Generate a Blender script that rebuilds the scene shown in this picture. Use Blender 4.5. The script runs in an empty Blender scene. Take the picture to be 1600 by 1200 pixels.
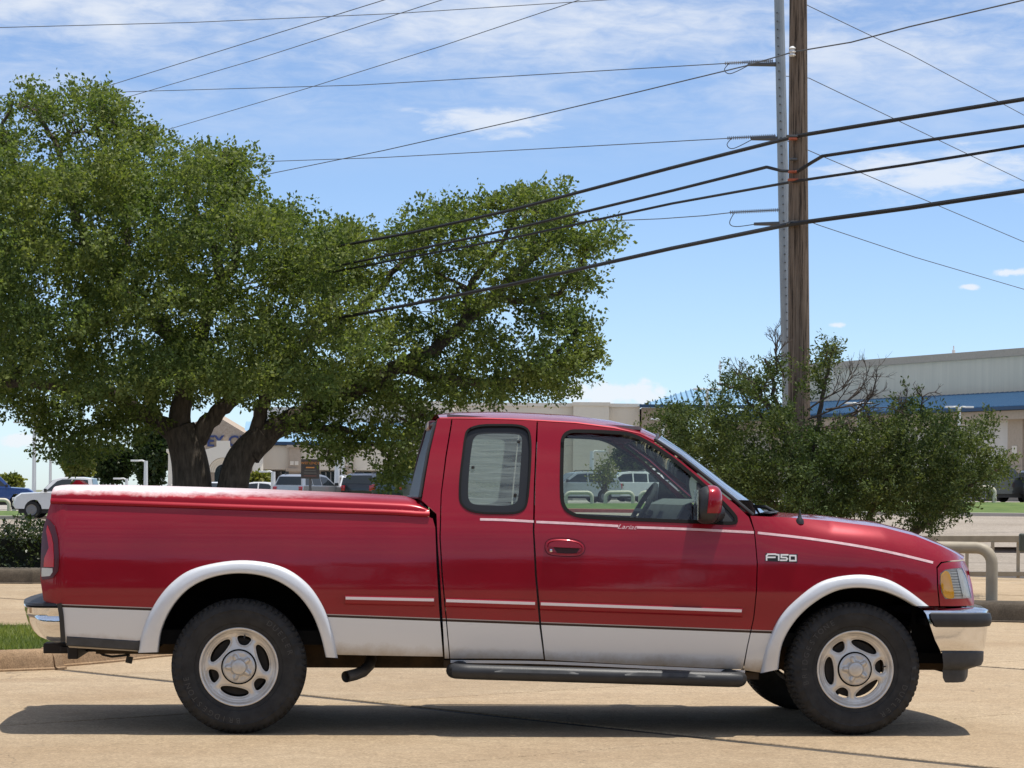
import bpy, bmesh, math, random
import numpy as np
from mathutils import Vector, Matrix
from mathutils.geometry import delaunay_2d_cdt
random.seed(7); rng = np.random.default_rng(11)
sc = bpy.context.scene
COL = sc.collection
R = math.radians

# ------------------------------------------------------------------ camera, sky, sun, exposure
FPX, EYE, ROLL = 3951.0, 1.372, R(0.5)
cam_d = bpy.data.cameras.new('camera'); cam = bpy.data.objects.new('camera', cam_d); COL.objects.link(cam)
cam_d.sensor_width = 36.0; cam_d.lens = 36.0*FPX/1600.0; cam_d.shift_y = 170.0/1600.0
cam_d.clip_start = 0.1; cam_d.clip_end = 5000
cam.matrix_world = Matrix.Translation((0, 0, EYE)) @ Matrix.Rotation(R(90), 4, 'X') @ Matrix.Rotation(ROLL, 4, 'Z')
sc.camera = cam
SUN = Vector((0.185, 0.012, 1.0)).normalized()
world = bpy.data.worlds.new('World'); sc.world = world; world.use_nodes = True
sun_d = bpy.data.lights.new('sun', 'SUN'); sun_o = bpy.data.objects.new('sun', sun_d); COL.objects.link(sun_o)
sun_d.energy = 3.7; sun_d.angle = R(0.55); sun_d.color = (1.0, 0.955, 0.88)
sun_o.rotation_euler = (-SUN).to_track_quat('-Z', 'Y').to_euler(); sun_o.location = (0, 0, 60)
sc.view_settings.view_transform = 'Standard'; sc.view_settings.look = 'None'
sc.view_settings.exposure = 0.42; sc.view_settings.gamma = 1.0; sc.view_settings.use_curve_mapping = False
try:
    sc.cycles.transparent_max_bounces = 12; sc.cycles.max_bounces = 7; sc.cycles.diffuse_bounces = 3; sc.cycles.glossy_bounces = 3
except Exception: pass

def build_sky():
    nt = world.node_tree; N = nt.nodes; L = nt.links; N.clear()
    out = N.new('ShaderNodeOutputWorld'); bg = N.new('ShaderNodeBackground'); L.new(bg.outputs[0], out.inputs[0])
    sky = N.new('ShaderNodeTexSky'); sky.sky_type = 'NISHITA'; sky.sun_disc = False
    sky.sun_elevation = math.asin(SUN.z); sky.sun_rotation = math.atan2(SUN.x, SUN.y)
    sky.altitude = 0; sky.air_density = 0.60; sky.dust_density = 0.32; sky.ozone_density = 3.6
    bg.inputs[1].default_value = 0.128
    tc = N.new('ShaderNodeTexCoord'); sp = N.new('ShaderNodeSeparateXYZ'); L.new(tc.outputs['Generated'], sp.inputs[0])
    def m(op, a, b=None, c=None, clamp=False):
        n = N.new('ShaderNodeMath'); n.operation = op; n.use_clamp = clamp
        for k, x in enumerate((a, b, c)):
            if x is None: continue
            if isinstance(x, (int, float)): n.inputs[k].default_value = x
            else: L.new(x, n.inputs[k])
        return n.outputs[0]
    az = m('ARCTAN2', sp.outputs[0], sp.outputs[1]); el = m('ARCSINE', sp.outputs[2])
    def noise(sx, sy, off, scale, detail, rough, dist=0.0):
        cb = N.new('ShaderNodeCombineXYZ'); L.new(m('MULTIPLY', az, sx), cb.inputs[0]); L.new(m('MULTIPLY', el, sy), cb.inputs[1]); cb.inputs[2].default_value = off
        n = N.new('ShaderNodeTexNoise'); L.new(cb.outputs[0], n.inputs['Vector']); n.inputs['Scale'].default_value = scale
        n.inputs['Detail'].default_value = detail; n.inputs['Roughness'].default_value = rough; n.inputs['Distortion'].default_value = dist
        return n.outputs[0]
    def ss(x, a, b):
        n = N.new('ShaderNodeMapRange'); n.interpolation_type = 'SMOOTHSTEP'; L.new(x, n.inputs[0])
        n.inputs[1].default_value = a; n.inputs[2].default_value = b; return n.outputs[0]
    # thin high cirrus, streaked sideways, over the upper sky
    big = noise(1.0, 3.2, 3.1, 9.0, 3.0, 0.55, 0.3); fine = noise(1.0, 3.4, 9.7, 55.0, 6.0, 0.62, 0.4); pn = noise(1.0, 1.4, 1.3, 75.0, 5.0, 0.6)
    cir = m('ADD', m('MULTIPLY', big, 0.65), m('MULTIPLY', fine, 0.4))
    band = ss(el, 0.118, 0.185)
    cirrus = m('MULTIPLY', m('MULTIPLY', ss(cir, 0.36, 0.74), band), 0.80)
    def puff(a0, e0, ra, re, thr, seed, sc_):
        dx = m('DIVIDE', m('SUBTRACT', az, a0), ra); dy = m('DIVIDE', m('SUBTRACT', el, e0), re)
        d = m('SQRT', m('ADD', m('MULTIPLY', dx, dx), m('MULTIPLY', dy, dy)))
        n = pn
        return ss(m('ADD', m('SUBTRACT', 1.0, d), m('MULTIPLY', m('SUBTRACT', n, 0.5), 2.2)), thr, thr+0.45)
    wis = fine
    def wisp(a0, e0, ra, re):
        dx = m('DIVIDE', m('SUBTRACT', az, a0), ra); dy = m('DIVIDE', m('SUBTRACT', el, e0), re)
        d = m('SQRT', m('ADD', m('MULTIPLY', dx, dx), m('MULTIPLY', dy, dy)))
        return m('MULTIPLY', ss(m('ADD', m('SUBTRACT', 1.0, d), m('MULTIPLY', m('SUBTRACT', wis, 0.5), 1.8)), 0.0, 0.9), 0.75)
    tot = cirrus
    for w in (wisp(0.168, 0.126, 0.062, 0.012), wisp(-0.008, 0.146, 0.045, 0.008), wisp(0.245, 0.118, 0.06, 0.01)):
        tot = m('MAXIMUM', tot, w)
    for a0, e0, ra, re, sd in ((0.038, 0.040, 0.036, 0.0085, 1.3), (0.127, 0.0668, 0.007, 0.0022, 2.3), (0.196, 0.087, 0.016, 0.0032, 4.1),
                               (0.178, 0.0815, 0.006, 0.002, 6.2), (-0.190, 0.019, 0.014, 0.004, 7.4), (0.30, 0.05, 0.04, 0.01, 8.8), (-0.30, 0.06, 0.05, 0.012, 3.8)):
        tot = m('MAXIMUM', tot, m('MULTIPLY', puff(a0, e0, ra, re, 0.25, sd, 75.0), 0.8))
    mix = N.new('ShaderNodeMix'); mix.data_type = 'RGBA'; L.new(tot, mix.inputs[0]); L.new(sky.outputs[0], mix.inputs[6])
    mix.inputs[7].default_value = (5.2, 5.4, 5.7, 1)
    L.new(mix.outputs[2], bg.inputs[0])
build_sky()

# ------------------------------------------------------------------ drawing helpers
def ray(px, py):
    dx, dy = px-800.0, py-770.0; c, s = math.cos(ROLL), math.sin(ROLL)
    return (dx*c+dy*s)/FPX, -(-dx*s+dy*c)/FPX
def W(px, py, Y):
    a, b = ray(px, py); return Vector((a*Y, Y, EYE+b*Y))
def GP(px, py, z=0.0):
    a, b = ray(px, py); Y = (z-EYE)/b; return Vector((a*Y, Y, z))

MATS = {}
def nodes(name):
    m = bpy.data.materials.new(name); m.use_nodes = True; nt = m.node_tree
    b = nt.nodes.get('Principled BSDF'); MATS[name] = m
    return m, nt, nt.nodes, nt.links, b
def mat(name, col, rough=0.6, metal=0.0, var=0.0, scale=6.0, bump=0.0, bscale=60.0, spec=0.5, coat=0.0, col2=None, detail=6.0, stretch=None, emit=None):
    if name in MATS: return MATS[name]
    m, nt, N, L, b = nodes(name)
    b.inputs['Base Color'].default_value = (*col, 1); b.inputs['Roughness'].default_value = rough; b.inputs['Metallic'].default_value = metal
    b.inputs['Specular IOR Level'].default_value = spec; b.inputs['Coat Weight'].default_value = coat; b.inputs['Coat Roughness'].default_value = 0.05
    if var or col2 or bump:
        tc = N.new('ShaderNodeTexCoord'); mp = N.new('ShaderNodeMapping'); L.new(tc.outputs['Object'], mp.inputs[0])
        if stretch: mp.inputs['Scale'].default_value = stretch
    if var or col2:
        n = N.new('ShaderNodeTexNoise'); L.new(mp.outputs[0], n.inputs['Vector']); n.inputs['Scale'].default_value = scale; n.inputs['Detail'].default_value = detail; n.inputs['Roughness'].default_value = 0.62
        cr = N.new('ShaderNodeValToRGB'); L.new(n.outputs[0], cr.inputs[0]); cr.color_ramp.elements[0].position = 0.32; cr.color_ramp.elements[1].position = 0.68
        c2 = col2 if col2 else tuple(min(1, c*(1+var)) for c in col); c1 = col if col2 else tuple(c*(1-var) for c in col)
        cr.color_ramp.elements[0].color = (*c1, 1); cr.color_ramp.elements[1].color = (*c2, 1); L.new(cr.outputs[0], b.inputs['Base Color'])
    if bump:
        n2 = N.new('ShaderNodeTexNoise'); L.new(mp.outputs[0], n2.inputs['Vector']); n2.inputs['Scale'].default_value = bscale; n2.inputs['Detail'].default_value = 5
        bp = N.new('ShaderNodeBump'); bp.inputs['Strength'].default_value = bump; bp.inputs['Distance'].default_value = 0.02; L.new(n2.outputs[0], bp.inputs['Height']); L.new(bp.outputs[0], b.inputs['Normal'])
    return m

def mk(name, V, F, m=None, parent=None, smooth=False):
    me = bpy.data.meshes.new(name)
    if isinstance(V, np.ndarray) and isinstance(F, np.ndarray):
        k = F.shape[1]; me.vertices.add(len(V)); me.vertices.foreach_set('co', V.astype(np.float32).ravel())
        me.loops.add(F.size); me.loops.foreach_set('vertex_index', F.astype(np.int32).ravel())
        me.polygons.add(len(F)); me.polygons.foreach_set('loop_start', np.arange(0, F.size, k, dtype=np.int32))
        me.update(calc_edges=True); me.validate()
    else:
        me.from_pydata([tuple(v) for v in V], [], F); me.update()
    if smooth: me.polygons.foreach_set('use_smooth', [True]*len(me.polygons))
    o = bpy.data.objects.new(name, me); COL.objects.link(o)
    if m: me.materials.append(m)
    if parent: o.parent = parent
    return o
def tag(o, label=None, cat=None, group=None, kind=None):
    if label: o['label'] = label
    if cat: o['category'] = cat
    if group: o['group'] = group
    if kind: o['kind'] = kind
    return o
def empty(name, loc=(0, 0, 0), rz=0.0):
    o = bpy.data.objects.new(name, None); COL.objects.link(o); o.location = loc; o.rotation_euler = (0, 0, rz); o.empty_display_size = 0.2
    return o
class MB:
    def __init__(s): s.v = []; s.f = []
    def grid(s, P, cu=False, cv=False, flip=False):
        n, k = len(P), len(P[0]); b = len(s.v)
        for r in P: s.v.extend(tuple(p) for p in r)
        for i in range(n if cu else n-1):
            for j in range(k if cv else k-1):
                a = b+i*k+j; c = b+i*k+(j+1) % k; d = b+((i+1) % n)*k+(j+1) % k; e = b+((i+1) % n)*k+j
                s.f.append((a, e, d, c) if flip else (a, c, d, e))
        return s
    def poly(s, pts, flip=False):
        b = len(s.v); s.v.extend(tuple(p) for p in pts); t = tuple(range(b, b+len(pts))); s.f.append(t[::-1] if flip else t); return s
    def box(s, x0, x1, y0, y1, z0, z1):
        b = len(s.v); s.v += [(x, y, z) for z in (z0, z1) for x, y in ((x0, y0), (x1, y0), (x1, y1), (x0, y1))]
        s.f += [tuple(b+i for i in q) for q in ((3, 2, 1, 0), (4, 5, 6, 7), (0, 1, 5, 4), (1, 2, 6, 5), (2, 3, 7, 6), (3, 0, 4, 7))]; return s
    def obox(s, c, ax, ay, az):
        c, ax, ay, az = map(Vector, (c, ax, ay, az)); b = len(s.v)
        s.v += [tuple(c+ax*i+ay*j+az*k) for k in (-1, 1) for i, j in ((-1, -1), (1, -1), (1, 1), (-1, 1))]
        s.f += [tuple(b+i for i in q) for q in ((3, 2, 1, 0), (4, 5, 6, 7), (0, 1, 5, 4), (1, 2, 6, 5), (2, 3, 7, 6), (3, 0, 4, 7))]; return s
    def tube(s, pts, r, n=10, cap=True):
        pts = [Vector(p) for p in pts]; k = len(pts)
        rs = list(r) if hasattr(r, '__len__') else [r]*k
        t0 = (pts[1]-pts[0]).normalized(); ref = Vector((0, 0, 1)) if abs(t0.z) < 0.9 else Vector((1, 0, 0))
        nrm = t0.cross(ref).normalized(); P = []
        for i, p in enumerate(pts):
            t = (pts[min(i+1, k-1)]-pts[max(i-1, 0)]).normalized()
            nrm = (nrm-t*nrm.dot(t)).normalized(); bi = t.cross(nrm)
            P.append([p+(nrm*math.cos(2*math.pi*j/n)+bi*math.sin(2*math.pi*j/n))*rs[i] for j in range(n)])
        s.grid(P, cv=True)
        if cap: s.poly(P[0]); s.poly(P[-1], True)
        return s
    def lathe(s, prof, c, axis='y', n=48):
        # prof: (radius, along axis)
        P = []
        for r, a in prof:
            row = []
            for j in range(n):
                t = 2*math.pi*j/n; x, z = r*math.cos(t), r*math.sin(t)
                row.append((c[0]+x, c[1]+a, c[2]+z) if axis == 'y' else ((c[0]+x, c[1]+z, c[2]+a) if axis == 'z' else (c[0]+a, c[1]+x, c[2]+z)))
            P.append(row)
        return s.grid(P, cv=True)
    def build(s, name, m=None, parent=None, smooth=False, bevel=0.0, seg=2):
        o = mk(name, s.v, s.f, m, parent, False)
        bm = bmesh.new(); bm.from_mesh(o.data)
        if bevel:
            bmesh.ops.bevel(bm, geom=bm.edges[:], offset=bevel, segments=seg, affect='EDGES', profile=0.5)
        bmesh.ops.recalc_face_normals(bm, faces=bm.faces[:]); bm.to_mesh(o.data); bm.free()
        if smooth:
            o.data.polygons.foreach_set('use_smooth', [True]*len(o.data.polygons))
            try: o.data.set_sharp_from_angle(angle=R(40))
            except Exception: pass
        return o
def cat_rom(pts, n=6):
    out = []; k = len(pts); pts = [np.array(p, float) for p in pts]
    for i in range(k-1):
        p0, p1, p2, p3 = pts[max(i-1, 0)], pts[i], pts[i+1], pts[min(i+2, k-1)]
        for j in range(n):
            t = j/n; out.append(0.5*((2*p1)+(p2-p0)*t+(2*p0-5*p1+4*p2-p3)*t*t+(3*p1-p0-3*p2+p3)*t**3))
    out.append(pts[-1]); return out
def inpoly(P, poly):
    x, y = P[:, 0], P[:, 1]; r = np.zeros(len(P), bool); n = len(poly)
    for i in range(n):
        x1, y1 = poly[i]; x2, y2 = poly[(i+1) % n]
        c = ((y1 > y) != (y2 > y)) & (x < (x2-x1)*(y-y1)/((y2-y1) if y2 != y1 else 1e-12)+x1); r ^= c
    return r
def edgedist(P, poly):
    d = np.full(len(P), 1e9); n = len(poly)
    for i in range(n):
        a, b = poly[i], poly[(i+1) % n]; ab = b-a; t = np.clip(((P-a)@ab)/(ab@ab+1e-12), 0, 1); d = np.minimum(d, np.linalg.norm(P-(a+t[:, None]*ab), axis=1))
    return d
def densify(poly, step):
    out = []; n = len(poly)
    for i in range(n):
        a, b = poly[i], poly[(i+1) % n]; k = max(1, int(math.ceil(np.linalg.norm(b-a)/step)))
        for j in range(k): out.append(a+(b-a)*j/k)
    return np.array(out)
def inset(poly, d):
    n = len(poly); A = 0.5*sum(poly[i][0]*poly[(i+1) % n][1]-poly[(i+1) % n][0]*poly[i][1] for i in range(n)); sg = 1 if A > 0 else -1; out = []
    for i in range(n):
        a, b, c = poly[i-1], poly[i], poly[(i+1) % n]
        e1 = (b-a)/(np.linalg.norm(b-a)+1e-9); e2 = (c-b)/(np.linalg.norm(c-b)+1e-9)
        nn = np.array([-(e1[1]+e2[1]), e1[0]+e2[0]])*sg; l = np.linalg.norm(nn); nn = nn/(l+1e-9)
        out.append(b+nn*d/max(0.5, l/2))
    return np.array(out)
def round_poly(pts, n=4):
    k = len(pts); P = [np.array(p, float) for p in pts]; P2 = [P[-1]]+P+[P[0], P[1]]; out = []
    for i in range(1, k+1):
        p0, p1, p2, p3 = P2[i-1], P2[i], P2[i+1], P2[i+2]
        for j in range(n):
            t = j/n; out.append(0.5*((2*p1)+(p2-p0)*t+(2*p0-5*p1+4*p2-p3)*t*t+(3*p1-p0-3*p2+p3)*t**3))
    return out
def cdt(poly, holes, step, margin=0.35):
    poly = densify(poly, step); holes = [densify(h, step) for h in holes]
    lo, hi = poly.min(0), poly.max(0)
    gx = np.arange(lo[0]+step*0.5, hi[0], step); gy = np.arange(lo[1]+step*0.5, hi[1], step*0.87)
    G = np.array([(x+(step*0.5 if j % 2 else 0), y) for j, y in enumerate(gy) for x in gx])
    if len(G):
        k = inpoly(G, poly) & (edgedist(G, poly) > step*margin)
        for h in holes: k &= ~inpoly(G, h) & (edgedist(G, h) > step*margin)
        G = G[k]
    V = [Vector(p) for p in poly]; E = [(i, (i+1) % len(poly)) for i in range(len(poly))]
    for h in holes:
        b = len(V); V += [Vector(p) for p in h]; E += [(b+i, b+(i+1) % len(h)) for i in range(len(h))]
    V += [Vector(p) for p in G]
    ov, oe, of, *_ = delaunay_2d_cdt(V, E, [], 0, 1e-5)
    ov = np.array([(p[0], p[1]) for p in ov]); of = np.array([f for f in of if len(f) == 3])
    c = ov[of].mean(1); k = inpoly(c, poly)
    for h in holes: k &= ~inpoly(c, h)
    return ov, of[k]
def smooth_noise(n, k): return np.convolve(rng.normal(size=n+2*k), np.ones(k)/k, 'same')[k:n+k]
def text_mesh(txt, size=1.0, shear=0.0, extrude=0.0, bold=0.0, align='CENTER'):
    cu = bpy.data.curves.new('lettering', 'FONT'); cu.body = txt; cu.size = size; cu.shear = shear; cu.extrude = extrude; cu.offset = bold; cu.align_x = align; cu.align_y = 'CENTER'; cu.resolution_u = 3
    o = bpy.data.objects.new('lettering', cu); me = bpy.data.meshes.new_from_object(o)
    V = [tuple(v.co) for v in me.vertices]; F = [tuple(p.vertices) for p in me.polygons]
    bpy.data.objects.remove(o); bpy.data.curves.remove(cu); bpy.data.meshes.remove(me)
    return V, F
# ------------------------------------------------------------------ ground, pavement, road, kerbs
def concrete(name, c1, c2, stain, rough=0.85, sc=1.0):
    m, nt, N, L, b = nodes(name); tc = N.new('ShaderNodeTexCoord')
    geo = N.new('ShaderNodeNewGeometry')
    def nz(scale, detail, rgh, st=None, dist=0.0):
        n = N.new('ShaderNodeTexNoise'); n.inputs['Scale'].default_value = scale*sc; n.inputs['Detail'].default_value = detail; n.inputs['Roughness'].default_value = rgh; n.inputs['Distortion'].default_value = dist
        mp = N.new('ShaderNodeMapping'); L.new(geo.outputs['Position'], mp.inputs[0])
        if st: mp.inputs['Scale'].default_value = st
        L.new(mp.outputs[0], n.inputs['Vector']); return n.outputs[0]
    def ramp(x, a, b_, ca, cb):
        r = N.new('ShaderNodeValToRGB'); L.new(x, r.inputs[0]); r.color_ramp.elements[0].position = a; r.color_ramp.elements[1].position = b_; r.color_ramp.elements[0].color = (*ca, 1); r.color_ramp.elements[1].color = (*cb, 1); return r.outputs[0]
    def mix(f, A, B, typ='MIX'):
        q = N.new('ShaderNodeMix'); q.data_type = 'RGBA'; q.blend_type = typ
        if isinstance(f, float): q.inputs[0].default_value = f
        else: L.new(f, q.inputs[0])
        for k, x in ((6, A), (7, B)):
            if isinstance(x, tuple): q.inputs[k].default_value = (*x, 1)
            else: L.new(x, q.inputs[k])
        return q.outputs[2]
    col = ramp(nz(0.55, 6, 0.6), 0.35, 0.65, c1, c2)
    st = N.new('ShaderNodeMapRange'); L.new(nz(0.35, 7, 0.62, (1, 1.6, 1), 0.6), st.inputs[0]); st.inputs[1].default_value = 0.52; st.inputs[2].default_value = 0.75; st.inputs[4].default_value = 0.6
    col = mix(st.outputs[0], col, stain)
    col = mix(0.55, col, ramp(nz(7, 6, 0.72), 0.3, 0.72, (0.66, 0.65, 0.63), (1.16, 1.16, 1.16)), 'MULTIPLY')
    col = mix(0.75, col, ramp(nz(55, 4, 0.8), 0.32, 0.68, (0.42, 0.40, 0.37), (1.42, 1.42, 1.40)), 'MULTIPLY')
    col = mix(0.5, col, ramp(nz(22, 5, 0.75), 0.34, 0.68, (0.62, 0.60, 0.57), (1.22, 1.22, 1.2)), 'MULTIPLY')
    oil = N.new('ShaderNodeMapRange'); L.new(nz(1.1, 4, 0.55, (1, 1, 1), 0.3), oil.inputs[0]); oil.inputs[1].default_value = 0.66; oil.inputs[2].default_value = 0.76; oil.inputs[4].default_value = 0.38; col = mix(oil.outputs[0], col, (0.10, 0.075, 0.055))
    oi = N.new('ShaderNodeObjectInfo'); mrr = N.new('ShaderNodeMapRange'); L.new(oi.outputs['Random'], mrr.inputs[0]); mrr.inputs[3].default_value = 0.90; mrr.inputs[4].default_value = 1.07
    cc = N.new('ShaderNodeCombineXYZ'); [L.new(mrr.outputs[0], cc.inputs[i]) for i in range(3)]
    col = mix(1.0, col, cc.outputs[0], 'MULTIPLY')
    # hairline cracks
    vo = N.new('ShaderNodeTexVoronoi'); vo.feature = 'DISTANCE_TO_EDGE'; vo.inputs['Scale'].default_value = 0.42*sc
    wob = N.new('ShaderNodeVectorMath'); wob.operation = 'ADD'; nn = N.new('ShaderNodeTexNoise'); nn.inputs['Scale'].default_value = 2.2; nn.inputs['Detail'].default_value = 6; L.new(geo.outputs['Position'], nn.inputs['Vector'])
    sc2 = N.new('ShaderNodeVectorMath'); sc2.operation = 'SCALE'; sc2.inputs['Scale'].default_value = 0.5; L.new(nn.outputs['Color'], sc2.inputs[0]); L.new(geo.outputs['Position'], wob.inputs[0]); L.new(sc2.outputs[0], wob.inputs[1]); L.new(wob.outputs[0], vo.inputs['Vector'])
    ck = N.new('ShaderNodeMapRange'); L.new(vo.outputs['Distance'], ck.inputs[0]); ck.inputs[1].default_value = 0.0025; ck.inputs[2].default_value = 0.0005; ck.inputs[4].default_value = 0.0
    gate = N.new('ShaderNodeMapRange'); L.new(nz(0.3, 2, 0.5), gate.inputs[0]); gate.inputs[1].default_value = 0.52; gate.inputs[2].default_value = 0.6
    ckm = N.new('ShaderNodeMath'); ckm.operation = 'MULTIPLY'; ck.inputs[4].default_value = 0.55; L.new(ck.outputs[0], ckm.inputs[0]); L.new(gate.outputs[0], ckm.inputs[1])
    col = mix(ckm.outputs[0], col, (0.07, 0.06, 0.05))
    L.new(col, b.inputs['Base Color']); b.inputs['Roughness'].default_value = rough; b.inputs['Specular IOR Level'].default_value = 0.25
    bp = N.new('ShaderNodeBump'); bp.inputs['Strength'].default_value = 0.8; bp.inputs['Distance'].default_value = 0.006; L.new(nz(110, 4, 0.7), bp.inputs['Height']); L.new(bp.outputs[0], b.inputs['Normal'])
    return m
PAVE = concrete('tan_exposed_concrete', (0.41, 0.305, 0.195), (0.48, 0.375, 0.255), (0.30, 0.205, 0.125))
ROADM = concrete('pale_road_concrete', (0.36, 0.31, 0.255), (0.43, 0.375, 0.32), (0.29, 0.235, 0.185), sc=0.25)
LOTM = concrete('car_lot_concrete', (0.38, 0.355, 0.32), (0.44, 0.41, 0.375), (0.32, 0.29, 0.25), sc=0.3)
KERBM = concrete('kerb_concrete', (0.30, 0.19, 0.10), (0.40, 0.275, 0.17), (0.10, 0.075, 0.05), sc=1.6)
KERBD = concrete('stained_kerb_concrete', (0.075, 0.06, 0.045), (0.13, 0.105, 0.078), (0.04, 0.035, 0.028), sc=1.6)
JOINT = mat('joint_filler', (0.022, 0.018, 0.014), 0.95, var=0.5, scale=3, col2=(0.11, 0.088, 0.066))
GRASS = mat('turf', (0.035, 0.065, 0.012), 0.9, col2=(0.10, 0.145, 0.03), scale=5, bump=0.4, bscale=90)
SOIL = mat('soil', (0.09, 0.065, 0.04), 0.95, var=0.4, scale=4)
mb = MB(); mb.grid([[(-2500, y, -0.09), (2500, y, -0.09)] for y in (-600, 3000)]); tag(mb.build('ground', mat('dry_far_ground', (0.20, 0.19, 0.12), 0.95, col2=(0.13, 0.15, 0.07), scale=0.02)), kind='structure')
mb = MB(); mb.grid([[(-60, y, -0.008), (60, y, -0.008)] for y in (-40, 46)]); base = tag(mb.build('pavement', JOINT), kind='structure')
# pavement slabs, laid on the skew, joints open between them
A0 = GP(480, 1087); B0 = GP(1500, 1195); dj = (B0-A0).normalized(); nj = Vector((-dj.y, dj.x, 0)); SL, SWD = 3.1, 6.2
off = (GP(735, 1189)-A0).dot(dj) % SL
mbs = MB(); g = 0.012; g2 = 0.058; zb = 0.05; bv = 0.005
outer = [(-SL/2+g, -SWD/2+g2), (SL/2-g, -SWD/2+g2), (SL/2-g, SWD/2-g2), (-SL/2+g, SWD/2-g2)]; inner = [(x-math.copysign(bv, x), y-math.copysign(bv, y)) for x, y in outer]
mbs.poly([(x, y, 0) for x, y in inner]); 
for i in range(4):
    j = (i+1) % 4; mbs.poly([(*outer[i], -bv), (*outer[j], -bv), (*inner[j], 0), (*inner[i], 0)]); mbs.poly([(*outer[i], -zb), (*outer[j], -zb), (*outer[j], -bv), (*outer[i], -bv)])
first = None; ang = math.atan2(dj.y, dj.x)
ISL = [(-14, 14.2), (-8, 16.6), tuple(GP(0, 1050)[:2]), tuple(GP(100, 1042)[:2]), tuple(GP(180, 1035)[:2]), (GP(262, 1026).x, GP(262, 1026).y)]
ex = ISL[-1]; ISL += [(ex[0]+0.42, ex[1]+0.62), (ex[0]+0.45, ex[1]+1.2), (ex[0]+0.15, ex[1]+1.65), (ex[0]-0.5, ex[1]+1.85), (-8, 22.9), (-14, 22.9)]
for i in range(-16, 17):
    for j in range(-9, 10):
        c = A0+dj*(off+SL*(i+0.5))+nj*(SWD*(j+0.5))
        if not (-17 < c.x < 18 and -9 < c.y < 43.5): continue
        if first is None:
            o = mbs.build('slab', PAVE, base); first = o
        else:
            o = first.copy(); COL.objects.link(o)
        o.location = (c.x, c.y, 0); o.rotation_euler = (0, 0, ang)
# road beyond and the raised strip and lot
def gx(x): return float(np.interp(x, [-60, -23, 0, 23, 60], [-0.10, -0.10, 0.47, 0.45, 0.45]))
def bx_(x): return float(np.interp(x, [-60, -23, 0, 23, 60], [0.20, 0.20, 0.80, 1.09, 1.15]))
def sm(t): t = max(0, min(1, t)); return t*t*(3-2*t)
XS = np.linspace(-90, 90, 61)
mb = MB(); mb.grid([[(x, y, 0.004+gx(x)*sm((y-46)/74.0)) for x in XS] for y in np.linspace(45.5, 120.5, 12)]); tag(mb.build('road', ROADM, smooth=True), kind='structure')
for y in (52, 60, 70, 82, 96, 110):
    mb = MB(); mb.grid([[(x, y+k, 0.010+gx(x)*sm((y+k-46)/74.0)) for x in XS] for k in (0, 0.10)]); tag(mb.build('road_joint', JOINT), kind='structure')
mb = MB(); mb.grid([[(x, y, z) for x in XS for z in (0.004+gx(x)*sm((y-46)/74.0)+0.14,)] for y in (60.0, 60.35)]+[[(x, 60.0, gx(x)*sm(14/74.0)) for x in XS]]); o = tag(mb.build('median_kerb', mat('median_kerb_paint', (0.30, 0.23, 0.18), 0.9, var=0.3, scale=1.5)), kind='structure')
mb = MB(); mb.grid([[(x, 120.2, gx(x)-0.02) for x in XS], [(x, 120.2, gx(x)+0.16) for x in XS], [(x, 120.5, gx(x)+0.17) for x in XS]]); o = tag(mb.build('far_kerb', mat('far_kerb_concrete', (0.42, 0.38, 0.34), 0.9)), kind='structure')
k0, k1 = W(880, 797, 120).x, W(1000, 797, 120).x; XR = np.linspace(k0-3, k1+8, 8)
mb = MB(); mb.grid([[(x, 120.17, gx(x)-0.02) for x in XR], [(x, 120.17, gx(x)+0.164) for x in XR], [(x, 120.52, gx(x)+0.176) for x in XR]]); tag(mb.build('red_fire_kerb', mat('red_kerb_paint', (0.42, 0.09, 0.07), 0.7, var=0.2)), kind='structure')
mb = MB(); mb.grid([[(x, y, 0.01+gx(x)+0.12+(bx_(x)-gx(x)-0.12)*sm((y-120.4)/11.6)) for x in XS] for y in np.linspace(120.45, 132, 7)]); tag(mb.build('grass_bank', mat('bank_turf', (0.055, 0.105, 0.016), 0.95, col2=(0.12, 0.17, 0.035), scale=0.9, bump=0.5, bscale=20), smooth=True), 'mown green grass bank between the road and the car lot', kind='stuff')
mb = MB(); mb.grid([[(x, y, bx_(x)) for x in XS] for y in (131.8, 240)]); tag(mb.build('car_lot', LOTM), kind='structure')
# kerbs with their own cross-section, cut at the expansion joints
def kerb(path, m, name, h=0.15, w=0.16, cut=None):
    P = [Vector((x, y, 0)) for x, y in path]; root = bpy.data.objects.new(name, None); COL.objects.link(root); tag(root, kind='structure')
    seg = [[P[0]]]
    for i in range(1, len(P)):
        seg[-1].append(P[i])
        if cut and i in cut: seg.append([P[i]])
    for s in seg:
        if len(s) < 2: continue
        if s is not seg[0]: s[0] = s[0]+(s[1]-s[0]).normalized()*0.035
        rows = []
        for i, p in enumerate(s):
            t = (s[min(i+1, len(s)-1)]-s[max(i-1, 0)]).normalized(); n = Vector((-t.y, t.x, 0))
            rows.append([p+n*a+Vector((0, 0, z)) for a, z in ((0.0, -0.03), (0.0, 0.012), (0.02, 0.02), (0.035, h*0.6), (0.055, h*0.88), (0.085, h), (w, h+0.004), (w+0.01, h-0.06))])
        mb = MB(); mb.grid(rows); mb.poly(rows[0]); mb.poly(rows[-1], True); mb.build('kerb_stone', m, root, True)
    return root
ip = [tuple(p) for p in cat_rom(ISL, 4)]
c_i = min(range(len(ip)), key=lambda k: (ip[k][0]-GP(36, 1045).x)**2+(ip[k][1]-GP(36, 1045).y)**2)
kerb(ip, KERBM, 'kerb', cut=[c_i, c_i-6])
ctr = np.array(ISL).mean(0); ins = [tuple(p) for p in inset(np.array(ip), 0.15)]
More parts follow.
